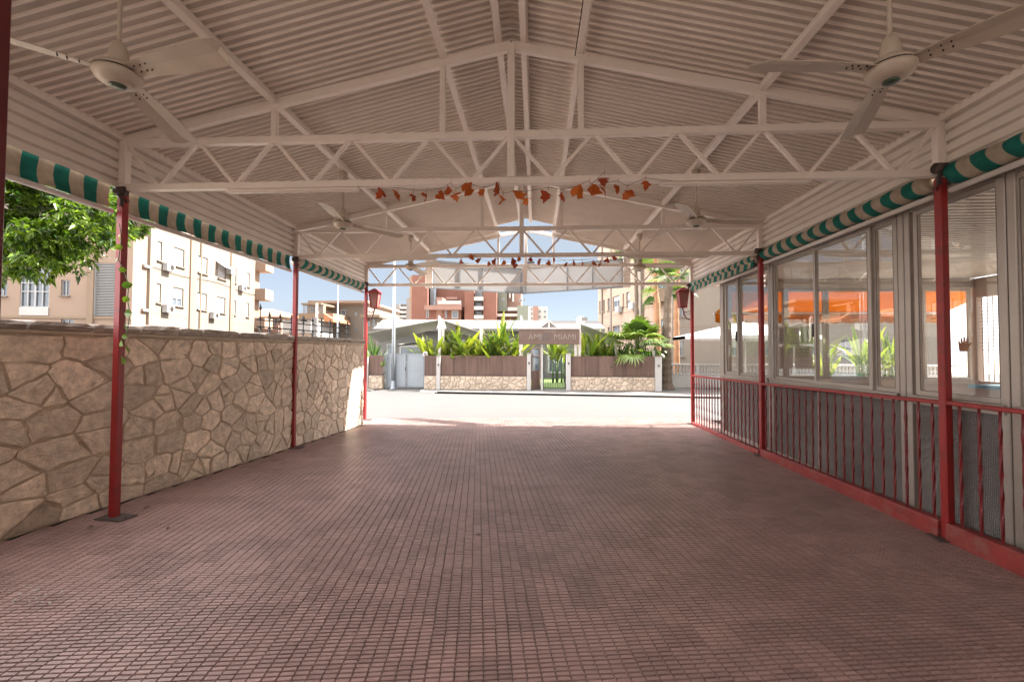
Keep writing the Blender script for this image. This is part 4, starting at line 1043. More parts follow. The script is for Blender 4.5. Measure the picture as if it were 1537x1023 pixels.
def window(parent, O, ds, n, h, kind='shutter', dep=.16, sill=True, mull=1):
    O, ds, n = map(V3, (O, ds, n)); a, b, c, d = h
    P = lambda s, z, q=0.: O+ds*s+V3((0, 0, z))-n*q
    m = MB(); f = .055
    for (s0_, s1_, z0_, z1_) in ((a, a+f, c, d), (b-f, b, c, d), (a+f, b-f, c, c+f), (a+f, b-f, d-f, d)): m.obox(P((s0_+s1_)/2, (z0_+z1_)/2, dep-.03), ds*(s1_-s0_)/2, n*.028, V3((0, 0, (z1_-z0_)/2)))
    for k in range(1, mull+1):
        s_ = a+(b-a)*k/(mull+1); m.obox(P(s_, (c+d)/2, dep-.03), ds*.02, n*.024, V3((0, 0, (d-c)/2-f)))
    w = m.build('window', 'shutter', parent)
    m = MB(); m.obox(P((a+b)/2, (c+d)/2, dep-.005), ds*((b-a)/2), n*.004, V3((0, 0, (d-c)/2))); m.build('pane', 'glass_far', w)
    fr = {'shutter': 1., 'half': random.uniform(.35, .7), 'open': 0.}[kind]
    if fr:
        m = MB(); hh = (d-c-2*f)*fr; z = d-f
        k = 0
        while k*.06 < hh-.03: m.obox(P((a+b)/2, z-k*.06-.028, dep-.062), ds*((b-a)/2-f*.6), n*.012, V3((0, 0, .026))); k += 1
        m.build('roller_shutter', 'shutter', w)
    if sill: m = MB(); m.obox(P((a+b)/2, c-.035, -.04), ds*((b-a)/2+.06), n*.10, V3((0, 0, .034))); m.build('sill', 'cream_wall', w)
# --- long apartment block on the left
hd = lambda px: (lambda d: d/np.linalg.norm(d))(ray(px, 532)*V3((1, 1, 0)))
c0 = ray(226, 532); c0 = CAM+c0*30/ (c0@F); LO = c0*V3((1, 1, 0)); Ld = hd(706); Ln = V3((Ld[1], -Ld[0], 0))
def lw(px, py): p = onp(px, py, LO, Ln); return (p-LO)@Ld, p[2]
ab = thing('apartment_block', 'long cream apartment block with white roller shutters left of the street', 'apartment block', LO)
rowA = [(235.7, 242.8, 364.5, 392.5), (260.6, 276, 373, 401), (297.6, 311, 385, 412), (325, 338.5, 394, 419), (350, 354.6, 402, 426), (370, 374.6, 408.6, 429)]
rowB = [(234.3, 241.3, 426.5, 455.5), (259, 275, 432, 459), (295.5, 310, 440, 465), (325.5, 338, 445, 469), (349.3, 353.6, 450.5, 473), (369, 373.6, 454, 475)]
hol = []
for A_, B_ in zip(rowA, rowB):
    s_a, s_b = lw(B_[0], B_[3])[0], lw(B_[1], B_[3])[0]
    zb0, zb1 = lw((B_[0]+B_[1])/2, B_[3])[1], lw((B_[0]+B_[1])/2, B_[2])[1]; za0 = lw((A_[0]+A_[1])/2, A_[3])[1]
    hol.append((s_a, s_b, zb0, zb1))
zr0 = np.mean([h[2] for h in hol]); hh = np.mean([h[3]-h[2] for h in hol]); st = 3.0
LW = lw(382, 478)[0]; LH = 17.2
holes = [(a, b, zr0+k*st, zr0+hh+k*st) for k in (-1, 0, 1, 2, 3) for (a, b, _, _) in hol]
m = MB(); facade(m, LO, Ld, Ln, LW, -.2, LH, holes); shell(m, LO, Ld, Ln, LW, 11, -.2, LH); m.build('wall', 'cream_wall', ab)
for i, h in enumerate(holes): window(ab, LO, Ld, Ln, h, 'shutter' if rng.random() < .8 else 'half', mull=1 if h[1]-h[0] > 1 else 0)
for (pa, pb) in ((283, 291.5), (344, 349.3)):
    a, b = lw(pa, 470)[0], lw(pb, 470)[0]; m = MB(); m.obox(LO+Ld*(a+b)/2+V3((0, 0, LH/2))+Ln*.05, Ld*(b-a)/2, Ln*.06, (0, 0, LH/2-.1)); m.build('pilaster', 'peach_dark', ab)
m = MB()
for k in range(0, 6): m.obox(LO+Ld*LW/2+Ln*.0+V3((0, 0, zr0-.75+k*st)), Ld*LW/2, Ln*.012, (0, 0, .02))
m.build('string_course', 'cream_wall', ab)
a = lw(331, 400)
m = MB(); p = LO+Ld*(a[0]+.1)+Ln*.05+V3((0, 0, zr0+hh+st+.02)); m.obox(p+Ln*.35-V3((0, 0, .22)), Ld*.85, Ln*.36-V3((0, 0, .25)), V3((0, 0, .02))); m.build('window_awning', 'parasol', ab)
m = MB(); p = LO+Ld*(a[0]+1.2)+Ln*.25+V3((0, 0, zr0+st+hh-.5)); m.obox(p, Ld*.38, Ln*.2, V3((0, 0, .28))); m.build('air_conditioner', 'shutter', ab)
for (px, py) in ((288, 470),):
    a_ = lw(px, py)[0]; m = MB(); p = LO+Ld*(a_+.9)+Ln*.10; m.tube([p, p+V3((0, 0, LH-.5))], .055, 8); m.build('downpipe', 'peach_dark', ab)
for (px, k) in ((248, 0), (318, 0), (360, 1), (247, 1)):
    a_ = lw(px, 455)[0]; m = MB(); p = LO+Ld*a_+Ln*.24+V3((0, 0, zr0-.35+k*st)); m.obox(p, Ld*.40, Ln*.17, V3((0, 0, .27))); ac_ = m.build('air_conditioner', 'shutter', ab)
    m = MB(); q = p+Ln*.172; cc_ = []
    for t_ in range(12): cc_.append(q+Ld*(.08+.2*math.cos(t_*math.pi/6))+V3((0, 0, .2*math.sin(t_*math.pi/6))))
    m.prism(cc_, Ln*.01); m.build('fan_grille', 'fan_dark', ac_)
m = MB(); pts_ = [LO+Ld*(LW*f)+Ln*.05+V3((0, 0, zr0+st*1.0-.55-.12*math.sin(f*9))) for f in np.linspace(0, 1, 20)]; m.tube(pts_, .018, 5); m.build('facade_cable', 'fan_dark', ab)
# end with balconies at the far corner
for k in (0, 1, 2, 3): m = MB(); m.obox(LO+Ld*(LW+.9)+Ln*.1+V3((0, 0, zr0-.5+k*st)), Ld*.9, Ln*.9, (0, 0, .55)); m.build('balcony', 'peach', ab)
m = MB(); m.obox(LO+Ld*(LW+.55)-Ln*3+V3((0, 0, LH/2)), Ld*.55, Ln*2.9, (0, 0, LH/2-.2)); m.build('stair_tower', 'peach_dark', ab)
# bay facing the patio
Fd = -Ln; Fn = -Ld                              # from the corner running left, facing us
def fw_(px, py): p = onp(px, py, LO, Fn); return (p-LO)@Fd, p[2]
LB = LO+Fn*.25; bw = fw_(194, 470)[0]
bh = []
for k in (-1, 0, 1, 2, 3):
    for (pa, pb) in ((213, 200.5),):
        a, b = fw_(pa, 450)[0], fw_(pb, 450)[0]; bh.append((a, b, zr0-.2+k*st, zr0+1.35+k*st))
m = MB(); facade(m, LB, Fd, Fn, bw, -.2, LH, bh); shell(m, LB, Fd, Fn, bw, .24, -.2, LH); m.build('bay_wall', 'cream_wall', ab)
for h in bh: window(ab, LB, Fd, Fn, h, 'half', sill=True)
for k in (0, 1, 2, 3):
    m = MB(); m.obox(LO+Fd*bw*.5+Fn*.51+V3((0, 0, zr0-.62+k*st)), Fd*bw*.5, Fn*.24, (0, 0, .09))
    m.build('balcony_slab', 'greywall', ab)
# --- peach wing nearer, facing the patio
wo = onp(196, 532, LO+Fn*1.5, Fn)*V3((1, 1, 0))
pw_ = thing('peach_house', 'peach rendered house with white glazed balcony behind the green tree', 'house', wo)
def pq(px, py): p = onp(px, py, wo, Fn); return (p-wo)@Fd, p[2]
ww = pq(-420, 450)[0]; WHt = 9.5
def rect(pxl, pxr, pyt, pyb): a, b = pq(pxr, pyb)[0], pq(pxl, pyb)[0]; return (a, b, pq((pxl+pxr)/2, pyb)[1], pq((pxl+pxr)/2, pyt)[1])
wins = [rect(91, 104, 420, 443.5), rect(-6, 10.5, 421, 444), rect(91, 110, 478.5, 492), rect(-70, -45, 420, 444)]
glz = rect(29, 73, 402, 473); lou = rect(141, 175, 395, 474.5)
allh = wins+[glz, lou]
m = MB(); facade(m, wo, Fd, Fn, ww, -.2, WHt, allh); shell(m, wo, Fd, Fn, ww, 8, -.2, WHt); m.build('wall', 'peach', pw_)
for h in wins: window(pw_, wo, Fd, Fn, h, 'open')
a, b, c, d = glz
P = lambda s_, z, q=0.: wo+Fd*s_+V3((0, 0, z))-Fn*q
m = MB(); m.obox(P((a+b)/2, c+.26, .02), Fd*(b-a)/2*.99, Fn*.06, (0, 0, .26)); m.build('balcony_parapet', 'white_wall', pw_)
m = MB()
for f in (0.015, .25, .5, .75, .985): m.obox(P(a+(b-a)*f, (c+d)/2+.25, .06), Fd*(.045 if f in (.5,) else .03), Fn*.03, (0, 0, (d-c)/2-.28))
for f in (.0, .40, .62, 1): m.obox(P((a+b)/2, c+.55+(d-c-.58)*f, .061), Fd*(b-a)/2*.98, Fn*.028, (0, 0, .03))
g = m.build('glazed_balcony', 'shutter', pw_); m = MB(); m.obox(P((a+b)/2, (c+d)/2, .12), Fd*(b-a)/2, Fn*.005, (0, 0, (d-c)/2)); m.build('pane', 'glass_far', g)
a, b, c, d = lou; m = MB(); k = c+.06
while k < d-.03: m.obox(P((a+b)/2, k, .05), Fd*(b-a)/2*.97, Fn*.035+V3((0, 0, .015)), (0, 0, .016)); k += .105
for f in (0, 1): m.obox(P(a+(b-a)*f, (c+d)/2, .03), Fd*.035, Fn*.06, (0, 0, (d-c)/2))
lv = m.build('louvre', 'shutter', pw_); m = MB(); m.obox(P((a+b)/2, (c+d)/2, .14), Fd*(b-a)/2, Fn*.004, (0, 0, (d-c)/2)); m.build('louvre_back', 'fan_dark', lv)
s_, z = pq(136, 470); m = MB(); m.obox(P(s_, WHt/2, -.05), Fd*.2, Fn*.06, (0, 0, WHt/2-.3)); m.build('pilaster', 'peach_dark', pw_)
zb_ = pq(60, 476)[1]; m = MB(); m.obox(P(ww/2, zb_, -.03), Fd*ww/2, Fn*.05, (0, 0, .06)); m.build('string_course', 'peach_dark', pw_)

# --- generic box buildings seen square on, surveyed from picture columns
def fb(m, pxa, pxb, pyt, y, depth, pyb=None):
    a, b = ony(pxa, pyt, y), ony(pxb, pyt, y); z0 = -.2 if pyb is None else ony(pxa, pyb, y)[2]
    return m.box(a[0], b[0], y, y+depth, z0, a[2])
def fwin(parent, pxa, pxb, pyt, pyb, y, name='window', mt='shutter', proud=.02, inner='glass_far'):
    a, b = ony(pxa, pyt, y), ony(pxb, pyb, y); m = MB(); f = min(.12, (b[0]-a[0])*.12)
    for q in ((a[0], a[0]+f, b[2], a[2]), (b[0]-f, b[0], b[2], a[2]), (a[0]+f, b[0]-f, b[2], b[2]+f), (a[0]+f, b[0]-f, a[2]-f, a[2])): m.box(q[0], q[1], y-.06, y-.004, q[2], q[3])
    o = m.build(name, mt, parent); m = MB(); m.box(a[0]+f, b[0]-f, y-.03, y-.004, b[2]+f, a[2]-f); m.build('pane', inner, o); return o
# small house with tiled roof
y = 46; t = thing('tiled_house', 'small house with orange tiled roof and a red walled bay beyond the stone wall', 'house', ony(402, 532, y)*V3((1, 1, 0)))
m = MB(); fb(m, 372, 421, 474, y, 8); m.build('wall', 'peach', t)
a, b, c = ony(371, 475, y-.4), ony(424, 475, y-.4), ony(398, 464, y+4)
m = MB(); m.add([a, b, b+V3((0, 9, 0)), a+V3((0, 9, 0)), c+V3((-1.4, 0, 0)), c+V3((1.0, 0, 0))], [(0, 1, 5, 4), (1, 2, 5), (2, 3, 4, 5), (3, 0, 4), (0, 3, 2, 1)]); m.build('roof', 'rooftile', t)
m = MB(); fb(m, 391, 418, 488, y-.5, .48, 499); m.build('bay_parapet', 'pinkwall', t)
for px in (399, 404.5, 409.5, 414.5): fwin(t, px-2, px+2.2, 477, 487, y)
# villa
y = 42; t = thing('villa', 'beige flat roofed villa with columned terraces beyond the wall railing', 'villa', ony(510, 532, y)*V3((1, 1, 0)))
m = MB(); fb(m, 499, 552, 458, y, 10); m.build('wall', 'cream_wall', t)
m = MB(); fb(m, 462, 552, 451, y-.8, 11, 454.5); fb(m, 478, 552, 455, y-.3, 9, 457.5); m.build('roof_slab', 'peach', t)
m = MB(); fb(m, 448, 500, 470, y-3.5, 8, 478); fb(m, 452, 482, 454.5, y-3.5, 8, 457); m.build('terrace_slab', 'peach_dark', t)
for px, w, yt in ((463, 4, 478), (483, 4, 457), (486.5, 4, 478), (474, 2.2, 457)): m = MB(); fb(m, px-w/2, px+w/2, yt, y-3.3, .5); m.build('column', 'peach_dark' if w > 3 else 'white_wall', t)
m = MB(); fb(m, 462, 499, 457.5, y+3, .5); m.build('rear_wall', 'cream_wall', t)
m = MB()
for k in range(16): px = 455+k*2.0; a = ony(px, 470, y-3.4); m.box(a[0]-.02, a[0]+.02, a[1], a[1]+.04, a[2], a[2]+.75)
a, b = ony(454, 470, y-3.4), ony(487, 470, y-3.4); m.box(a[0], b[0], a[1]-.01, a[1]+.05, a[2]+.75, a[2]+.82); m.build('balustrade', 'greywall', t)
for q in ((512, 519, 465, 474), (533, 536, 469, 474), (533, 536, 492, 497), (466, 472, 459, 469)): fwin(t, *q, y if q[0] > 500 else y+2.98)
a, b = ony(486, 470, y-4), ony(500, 478.5, y-4); m = MB(); m.prism([a, b, b+V3((0, 0, -.25)), (a[0], a[1], b[2]-.25)], (0, 3.6, 0)); m.build('porch_roof', 'rooftile', t)
# white outbuilding in front of the villa
y = 36; t = thing('white_outbuilding', 'low white outbuilding in front of the villa', 'outbuilding', ony(450, 532, y)*V3((1, 1, 0)))
m = MB(); fb(m, 424.5, 467, 479, y, 4); m.build('wall', 'white_wall', t); m = MB(); fb(m, 423.5, 468, 477.2, y-.3, 4.6, 478.9); m.build('roof_slab', 'peach_dark', t)
m = MB(); fb(m, 424, 470, 499, y-2, .3); fb(m, 330, 423.9, 503, y-2.2, .3); gw2 = m.build('garden_wall', 'peach'); tag(gw2, 'low peach garden wall in front of the white outbuilding', 'wall')
y = 33; a = ony(475.5, 455, y); t = thing('white_pylon', 'slim white pole with a pale box in front of the villa', 'pole', (a[0], y, 0)); m = MB(); m.tube([(a[0], y, -.1), (a[0], y, a[2])], .09, 8); m.build('pole', 'white_metal', t); m = MB(); b = ony(475.5, 488, y); m.box(b[0]-.16, b[0]+.16, y-.3, y-.1, b[2]-1., b[2]+.6); m.build('meter_box', 'greywall', t)
y = 30; a = ony(507.5, 428, y); m = MB(); m.tube([(a[0], y, -.1), (a[0], y, a[2])], [.07, .045], 8); tag(m.build('street_pole', 'galv', smooth=True), 'thin tall grey pole in front of the cream side of the villa', 'pole')
# pale house left of the lamp column, right of the far left post
y = 38; t = thing('pale_house', 'pale house with a hipped roof just right of the far left red post', 'house', ony(560, 532, y)*V3((1, 1, 0)))
m = MB(); fb(m, 545, 566, 476, y, 6); m.build('wall', 'cream_wall', t); m = MB(); fb(m, 541, 570, 472, y-.5, 7, 475.8); m.build('roof_slab', 'peach_dark', t); fwin(t, 552, 556, 483, 489, y); fwin(t, 560, 563, 479, 494, y)
# red brick housing complex
y = 78; t = thing('brick_tower', 'tall red brick slab building seen under the hoarding', 'tower block', ony(650, 532, y)*V3((1, 1, 0)))
m = MB(); fb(m, 618.5, 642, 412.5, y, 10); m.build('wall', 'brick', t)
m = MB(); fb(m, 615, 618.4, 414, y+.6, 9); m.build('wall_edge', 'peach', t)
m = MB(); fb(m, 642.2, 646, 416, y+2, 8); m.build('wall', 'pinkwall', t)
m = MB(); fb(m, 646.2, 652, 400, y+1, 8); m.build('stair_glazing', 'glass_far', t)
m = MB(); fb(m, 652.2, 700, 424, y+3, 8); m.build('wall', 'brick', t)
m = MB(); fb(m, 637, 692, 458, y-4, 6.9, 464.5); fb(m, 657, 692, 456.5, y-5, .9, 464.6); m.build('terrace', 'pinkwall', t)
m = MB(); fb(m, 655, 664, 446, y-3, 3); fb(m, 670, 686, 445.5, y-3, 3, 449); m.build('roof_room', 'pinkwall', t)
m = MB(); fb(m, 657, 692, 451, y-5.1, .08, 456.4); m.build('glass_balustrade', 'shutter', t)
m = MB(); fb(m, 643, 655, 464.7, y-3, 5); fb(m, 664, 692, 464.7, y-3.5, 6); m.build('wall', 'brick', t)
for q in ((678, 688, 466, 478), (640, 643.5, 465, 477), (668, 671, 464, 477)): fwin(t, *q, y-3.6)
y = 74; t = thing('brick_apartments', 'red brick apartments with a stack of white balconies', 'apartment block', ony(720, 532, y)*V3((1, 1, 0)))
m = MB(); fb(m, 697.5, 711.5, 424, y, 10); fb(m, 725.5, 745.4, 424, y, 10); m.build('wall', 'brick', t)
m = MB(); fb(m, 711.6, 725.4, 424, y+1.5, 8); m.build('recess', 'greywall', t)
for k, py in enumerate((450.5, 464.5, 478)): m = MB(); fb(m, 711.6, 725.4, py-5.2, y-.6, .15, py); fb(m, 711.6, 725.4, py-.9, y-.44, 1.9, py+.1); m.build('balcony', 'white_wall', t); fwin(t, 713, 723, py-13.0, py-5.4, y+1.48)
y = 76; t = thing('sage_block', 'grey green block with white balcony bands right of the brick apartments', 'apartment block', ony(765, 532, y)*V3((1, 1, 0)))
m = MB(); fb(m, 745.6, 761, 424, y, 10, 467); fb(m, 776.5, 793, 458.5, y-3, 10); m.build('wall', 'sage', t); m = MB(); fb(m, 761.2, 782, 424, y+1, 9); m.build('wall', 'pinkwall', t)
m = MB(); fb(m, 745.6, 776.4, 470.5, y-1.4, 1.2, 474.5); m.build('balcony', 'white_wall', t); m = MB(); fb(m, 762, 776.4, 461, y-1.2, 1.4, 466); m.build('balcony', 'white_wall', t)
for q in ((764, 766.5, 447), (768.8, 771, 452)): m = MB(); fb(m, q[0], q[1], 424, y-.2, 1, q[2]); m.build('white_fin', 'white_wall', t)
m = MB(); fb(m, 745.6, 776.4, 466.2, y+.9, 6); m.build('recess', 'brick', t); fwin(t, 752.5, 757, 447, 450.5, y); fwin(t, 779, 784, 449, 453, y+.98); fwin(t, 786, 789, 448, 452, y-3)
y = 110; t = thing('distant_tower', 'distant cream and red apartment tower right of the grey green block', 'tower block', ony(808, 532, y)*V3((1, 1, 0)))
m = MB(); fb(m, 800.5, 807.5, 459, y, 12); m.build('wall', 'pinkwall', t); m = MB(); fb(m, 792, 800.4, 460.5, y+1, 12); fb(m, 807.6, 822, 460, y+1, 12); m.build('wall', 'white_wall', t)
for px in (793.5, 797.8): 
    for py in (462, 469, 476): fwin(t, px-1.2, px+1.2, py, py+3.2, y+1)
for px in (810, 818): 
    for py in (465.5, 473.5): fwin(t, px-2, px+2, py, py+4, y+1)
y = 90; t = thing('grey_flats', 'grey concrete flats with stacked balconies left of the brick tower', 'apartment block', ony(604, 532, y)*V3((1, 1, 0)))
m = MB(); fb(m, 588, 600, 456.5, y+1, 9); fb(m, 610, 617.5, 447.5, y, 10); m.build('wall', 'greywall', t); m = MB(); fb(m, 600.1, 609.9, 456.5, y+1.5, 8); m.build('recess', 'alu_dark', t)
for py in (460, 466.5, 473.0): m = MB(); fb(m, 600.1, 609.9, py, y, 1.4, py+3.2); m.build('balcony', 'white_wall', t)
y = 60; m = MB(); fb(m, 576, 590, 475.3, y, 5); tag(m.build('low_shed', 'pinkwall'), 'low reddish shed roof on the skyline behind the lamp column', 'shed')
# low white restaurant behind the planting
y = 28; t = thing('restaurant', 'low white restaurant building with a pale flat roof behind the plants', 'building', ony(740, 532, y)*V3((1, 1, 0)))
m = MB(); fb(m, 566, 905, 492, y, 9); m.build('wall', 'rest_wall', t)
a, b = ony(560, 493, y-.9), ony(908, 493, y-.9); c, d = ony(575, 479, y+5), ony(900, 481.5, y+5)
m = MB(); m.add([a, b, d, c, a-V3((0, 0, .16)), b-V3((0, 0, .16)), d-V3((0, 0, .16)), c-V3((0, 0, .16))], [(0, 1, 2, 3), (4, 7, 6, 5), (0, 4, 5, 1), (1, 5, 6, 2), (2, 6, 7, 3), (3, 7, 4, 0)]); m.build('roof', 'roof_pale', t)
for q in ((581, 592, 516, 545), (600, 640, 518, 545), (690, 720, 510, 545), (800, 815, 525, 560), (822, 846, 515, 560), (880, 905, 512, 545)): fwin(t, *q, y)
m = MB(); m.box(pw(795, 570)[0], pw(1000, 570)[0], YW+.8, y-.1, -.06, .006); struct(m.build('lawn', 'lawn'))

# --- peach apartment block on the right, its long side running away from us
c0 = ony(1006, 532, 33)*V3((1, 1, 0)); Rd = hd(668); Rn = V3((-Rd[1], Rd[0], 0))
rb = thing('corner_apartments', 'pale peach apartment block behind the palm trunks on the right', 'apartment block', c0)
def rw(px, py): p = onp(px, py, c0, Rn); return (p-c0)@Rd, p[2]
RL = rw(897.5, 500)[0]; RH = rw(897.5, 370)[1]
cols = [(899.5, 902), (905.5, 908), (912, 915.5), (919.5, 930), (934.5, 936.5), (940, 945), (970, 976), (984, 999.5)]
holes = []; kinds = []
zA = rw(925, 463)[1]; 
for k in (-2, -1, 0, 1, 2, 3):
    for i, (pa, pb) in enumerate(cols):
        b_, a_ = rw(pa, 460)[0], rw(pb, 460)[0]; z0_ = zA+k*2.95
        if z0_+1.5 < RH-.3 and z0_ > .3: holes.append((a_, b_, z0_, z0_+(1.25 if i not in (6,) else 1.0)))
m = MB(); facade(m, c0, Rd, Rn, RL, -.2, RH, holes, .2); m.add([c0+Rd*RL+V3((0, 0, -.2)), c0+Rd*RL+V3((0, 0, RH)), c0+Rd*RL-Rn*10+V3((0, 0, RH)), c0+Rd*RL-Rn*10+V3((0, 0, -.2))], [(0, 1, 2, 3)]); m.build('wall', 'peach', rb)
for h in holes: window(rb, c0, Rd, Rn, h, 'open' if rng.random() < .75 else 'half', .2, mull=1 if h[1]-h[0] > 1.2 else 0)
for (pa, pb, d_) in ((957, 966.5, .3), (903.5, 905, .15), (916.5, 918, .1)):
    b_, a_ = rw(pa, 460)[0], rw(pb, 460)[0]; m = MB(); m.obox(c0+Rd*(a_+b_)/2+V3((0, 0, RH/2))+Rn*d_/2, Rd*(b_-a_)/2, Rn*d_/2, (0, 0, RH/2-.15)); m.build('pilaster', 'cream_wall', rb)
b_, a_ = rw(980, 460)[0], rw(1003, 460)[0]
for k in (-1, 0, 1): m = MB(); m.obox(c0+Rd*(a_+b_)/2+Rn*.45+V3((0, 0, zA+.05+k*2.95)), Rd*(b_-a_)/2, Rn*.45, (0, 0, .5)); m.build('balcony', 'peach_dark', rb)
m = MB()
for k in range(-1, 4): m.obox(c0+Rd*RL/2+Rn*.0+V3((0, 0, zA-.6+k*2.95)), Rd*RL/2, Rn*.02, (0, 0, .03))
m.build('string_course', 'peach_dark', rb)
for (px, k) in ((953, 0), (908, 1), (932, 0)):
    a_ = rw(px, 455)[0]; m = MB(); p = c0+Rd*a_+Rn*.26+V3((0, 0, zA-.2+k*2.95)); m.obox(p, Rd*.42, Rn*.18, V3((0, 0, .28))); m.build('air_conditioner', 'shutter', rb)
# its front facing the street
gd = V3((1, -.06, 0)); gd /= np.linalg.norm(gd); gn = V3((gd[1], -gd[0], 0))
def gq(px, py): p = onp(px, py, c0, gn); return (p-c0)@gd, p[2]
GW = gq(1420, 500)[0]; fh = []
for k in range(-1, 4):
    for (pa, pb) in ((1020, 1026), (1098, 1108), (1150, 1166), (1210, 1225), (1262, 1280), (1330, 1350)):
        a_, b_ = gq(pa, 500)[0], gq(pb, 500)[0]; z0_ = gq(1022, 475)[1]+k*2.95; fh.append((a_, b_, z0_, z0_+1.25))
z_ = gq(1022, 510)[1]
m = MB(); facade(m, c0, gd, gn, GW, -.2, RH, fh, .2); m.add([c0+V3((0, 0, RH)), c0+gd*GW+V3((0, 0, RH)), c0+gd*GW+Rd*10+V3((0, 0, RH)), c0+Rd*RL+V3((0, 0, RH))], [(0, 1, 2, 3)]); m.build('wall', 'cream_wall', rb)
for h in fh: window(rb, c0, gd, gn, h, 'half' if rng.random() < .5 else 'open', .2)
m = MB()
for k in range(0, 5): m.obox(c0+gd*GW/2+gn*.0+V3((0, 0, gq(1022, 475)[1]-.7+k*2.95)), gd*GW/2, gn*.02, (0, 0, .025))
m.build('string_course', 'peach_dark', rb)

# --- white balustrade and low wall on the right, parasol, overhead cables
yb = 21.2; xa = ony(996, 560, yb)[0]; xb = 19.5; zt, zm = ony(1040, 545.5, yb)[2], ony(1040, 561, yb)[2]
t = thing('balustrade_wall', 'low white garden wall topped with a cream balustrade right of the palm tree', 'wall', ((xa+xb)/2, yb, 0))
m = MB(); m.box(xa, xb, yb, yb+.22, -.004, zm-.03); m.build('low_wall', 'white_wall', t); m = MB(); m.box(xa-.02, xb, yb-.02, yb+.24, zt-.09, zt); m.box(xa-.02, xb, yb-.03, yb+.25, zm-.029, zm+.02); m.build('rail', 'white_wall', t, bevel=.01)
k = xa+.12; i = 0; pr = MB(); first = None
while k < xb-.1:
    if i % 9 == 0: m = MB(); m.box(k-.09, k+.09, yb, yb+.21, zm+.021, zt-.091); m.build('pier', 'white_wall', t)
    elif first is None:
        m = MB(); m.lathe([(.05, zm+.021), (.03, zm+.08), (.062, zm+.17), (.03, zm+.30), (.045, zt-.10), (.05, zt-.091)], (k, yb+.11, 0), 10); first = m.build('baluster', 'white_wall', t, smooth=True); fx = k
    else:
        c_ = first.copy(); C.objects.link(c_); c_.location.x += k-fx
    k += .165; i += 1
y = 20.2; pc = ony(1118, 482, y); t = thing('white_parasol', 'large white parasol standing right of the palm trees', 'parasol', (pc[0], y, 0)); ez = ony(1010, 505, y)[2]; Rr = 3.2
m = MB(); V = [pc]; n = 8
for k in range(n): a_ = 2*math.pi*(k+.5)/n; V.append(V3((pc[0]+Rr*math.cos(a_), y+Rr*.7*math.sin(a_), ez)))
m.add(V, [(0, 1+k, 1+(k+1) % n) for k in range(n)]); o = m.build('canopy', 'parasol', t); so = o.modifiers.new('thick', 'SOLIDIFY'); so.thickness = .01
m = MB()
for k in range(n): p, q = V[1+k], V[1+(k+1) % n]; m.obox((p+q)/2-V3((0, 0, .07)), (q-p)/2, V3((0, .006, 0)), V3((0, 0, .068)))
m.build('valance', 'parasol', t)
m = MB(); m.tube([(pc[0], y, 0), (pc[0], y, pc[2])], .035, 8); m.build('pole', 'white_metal', t); m = MB(); m.lathe([(.4, .0), (.38, .08), (.06, .12)], (pc[0], y, 0), 16); m.build('base', 'greywall', t)
m = MB()
for k in range(n): m.tube([V[0]-V3((0, 0, .02)), V[1+k]-V3((0, 0, .02))], .012, 4)
m.build('rib', 'white_metal', t)
cable('overhead_cable', [ony(1000, 372, 24), ony(780, 388, 40)], .02, 'black', 'upper overhead cable crossing behind the open gable', .4)
cable('overhead_cable', [ony(1040, 470, 24), ony(893, 487, 40)], .018, 'black', 'lower overhead cable in front of the peach apartment block', .3)

# ------------------------------------------------------------------ vegetation
def blade(m, p, d, up, L, w, droop=.6, n=6, fold=.25, tint=None):
    """one strap/paddle leaf: curved midrib, folded halves"""
    d = V3(d)/np.linalg.norm(d); s = np.cross(d, V3(up)); s /= np.linalg.norm(s)+1e-9; V = []
    for i in range(n+1):
        q = i/n; c = V3(p)+d*L*q+V3((0, 0, -droop*L*q*q)); ww = w*math.sin(math.pi*min(1, .06+q*.94))**.7*(1-.25*q); nn = np.cross(s, d)
        V += [c-s*ww+nn*ww*fold, c, c+s*ww+nn*ww*fold]
    Fc = []
    for i in range(n):
        for j in range(2): b = i*3+j; Fc.append((b, b+1, b+4, b+3))
    m.tv = random.random() if tint is None else tint; m.add(V, Fc)
def rdir(el0, el1): a = random.uniform(0, 2*math.pi); e = R(random.uniform(el0, el1)); return V3((math.cos(a)*math.cos(e), math.sin(a)*math.cos(e), math.sin(e)))
def banana(px, pyt, off, label, n=11, spread=1., wid=.14, kind='banana_plant', mt='banana', grp='broad leaved plants behind the fence'):
    off += .35
    b = pw(px, 560, off); top = pw(px, pyt, off)[2]; h = max(.6, top); n = int(n*1.6)
    t = thing(kind, label, 'plant', (b[0], b[1], -.05), grp)
    m = MB(); f = MB()
    for k in range(max(2, n//4)):
        q = V3((b[0]+random.uniform(-.25, .25)*spread, b[1]+random.uniform(-.2, .2), 0)); hh = h*random.uniform(.45, .62); m.tube([q+V3((0, 0, -.05)), q+V3((random.uniform(-.1, .1), 0, hh))], [.06, .03], 7)
        for j in range(n//max(2, n//4)+1):
            d = rdir(30, 82); L = (h-hh)*random.uniform(.8, 1.4)+.1; p = q+V3((0, 0, hh*random.uniform(.6, 1)))
            f.tube([p, p+d*L*.22], .012, 4, False); blade(f, p+d*L*.2, d, (0, 0, 1), L, wid*random.uniform(.7, 1.25), random.uniform(.05, .35), 7, .3)
    m.build('stem', 'shrub', t, smooth=True); f.build('foliage', mt, t, recalc=False)
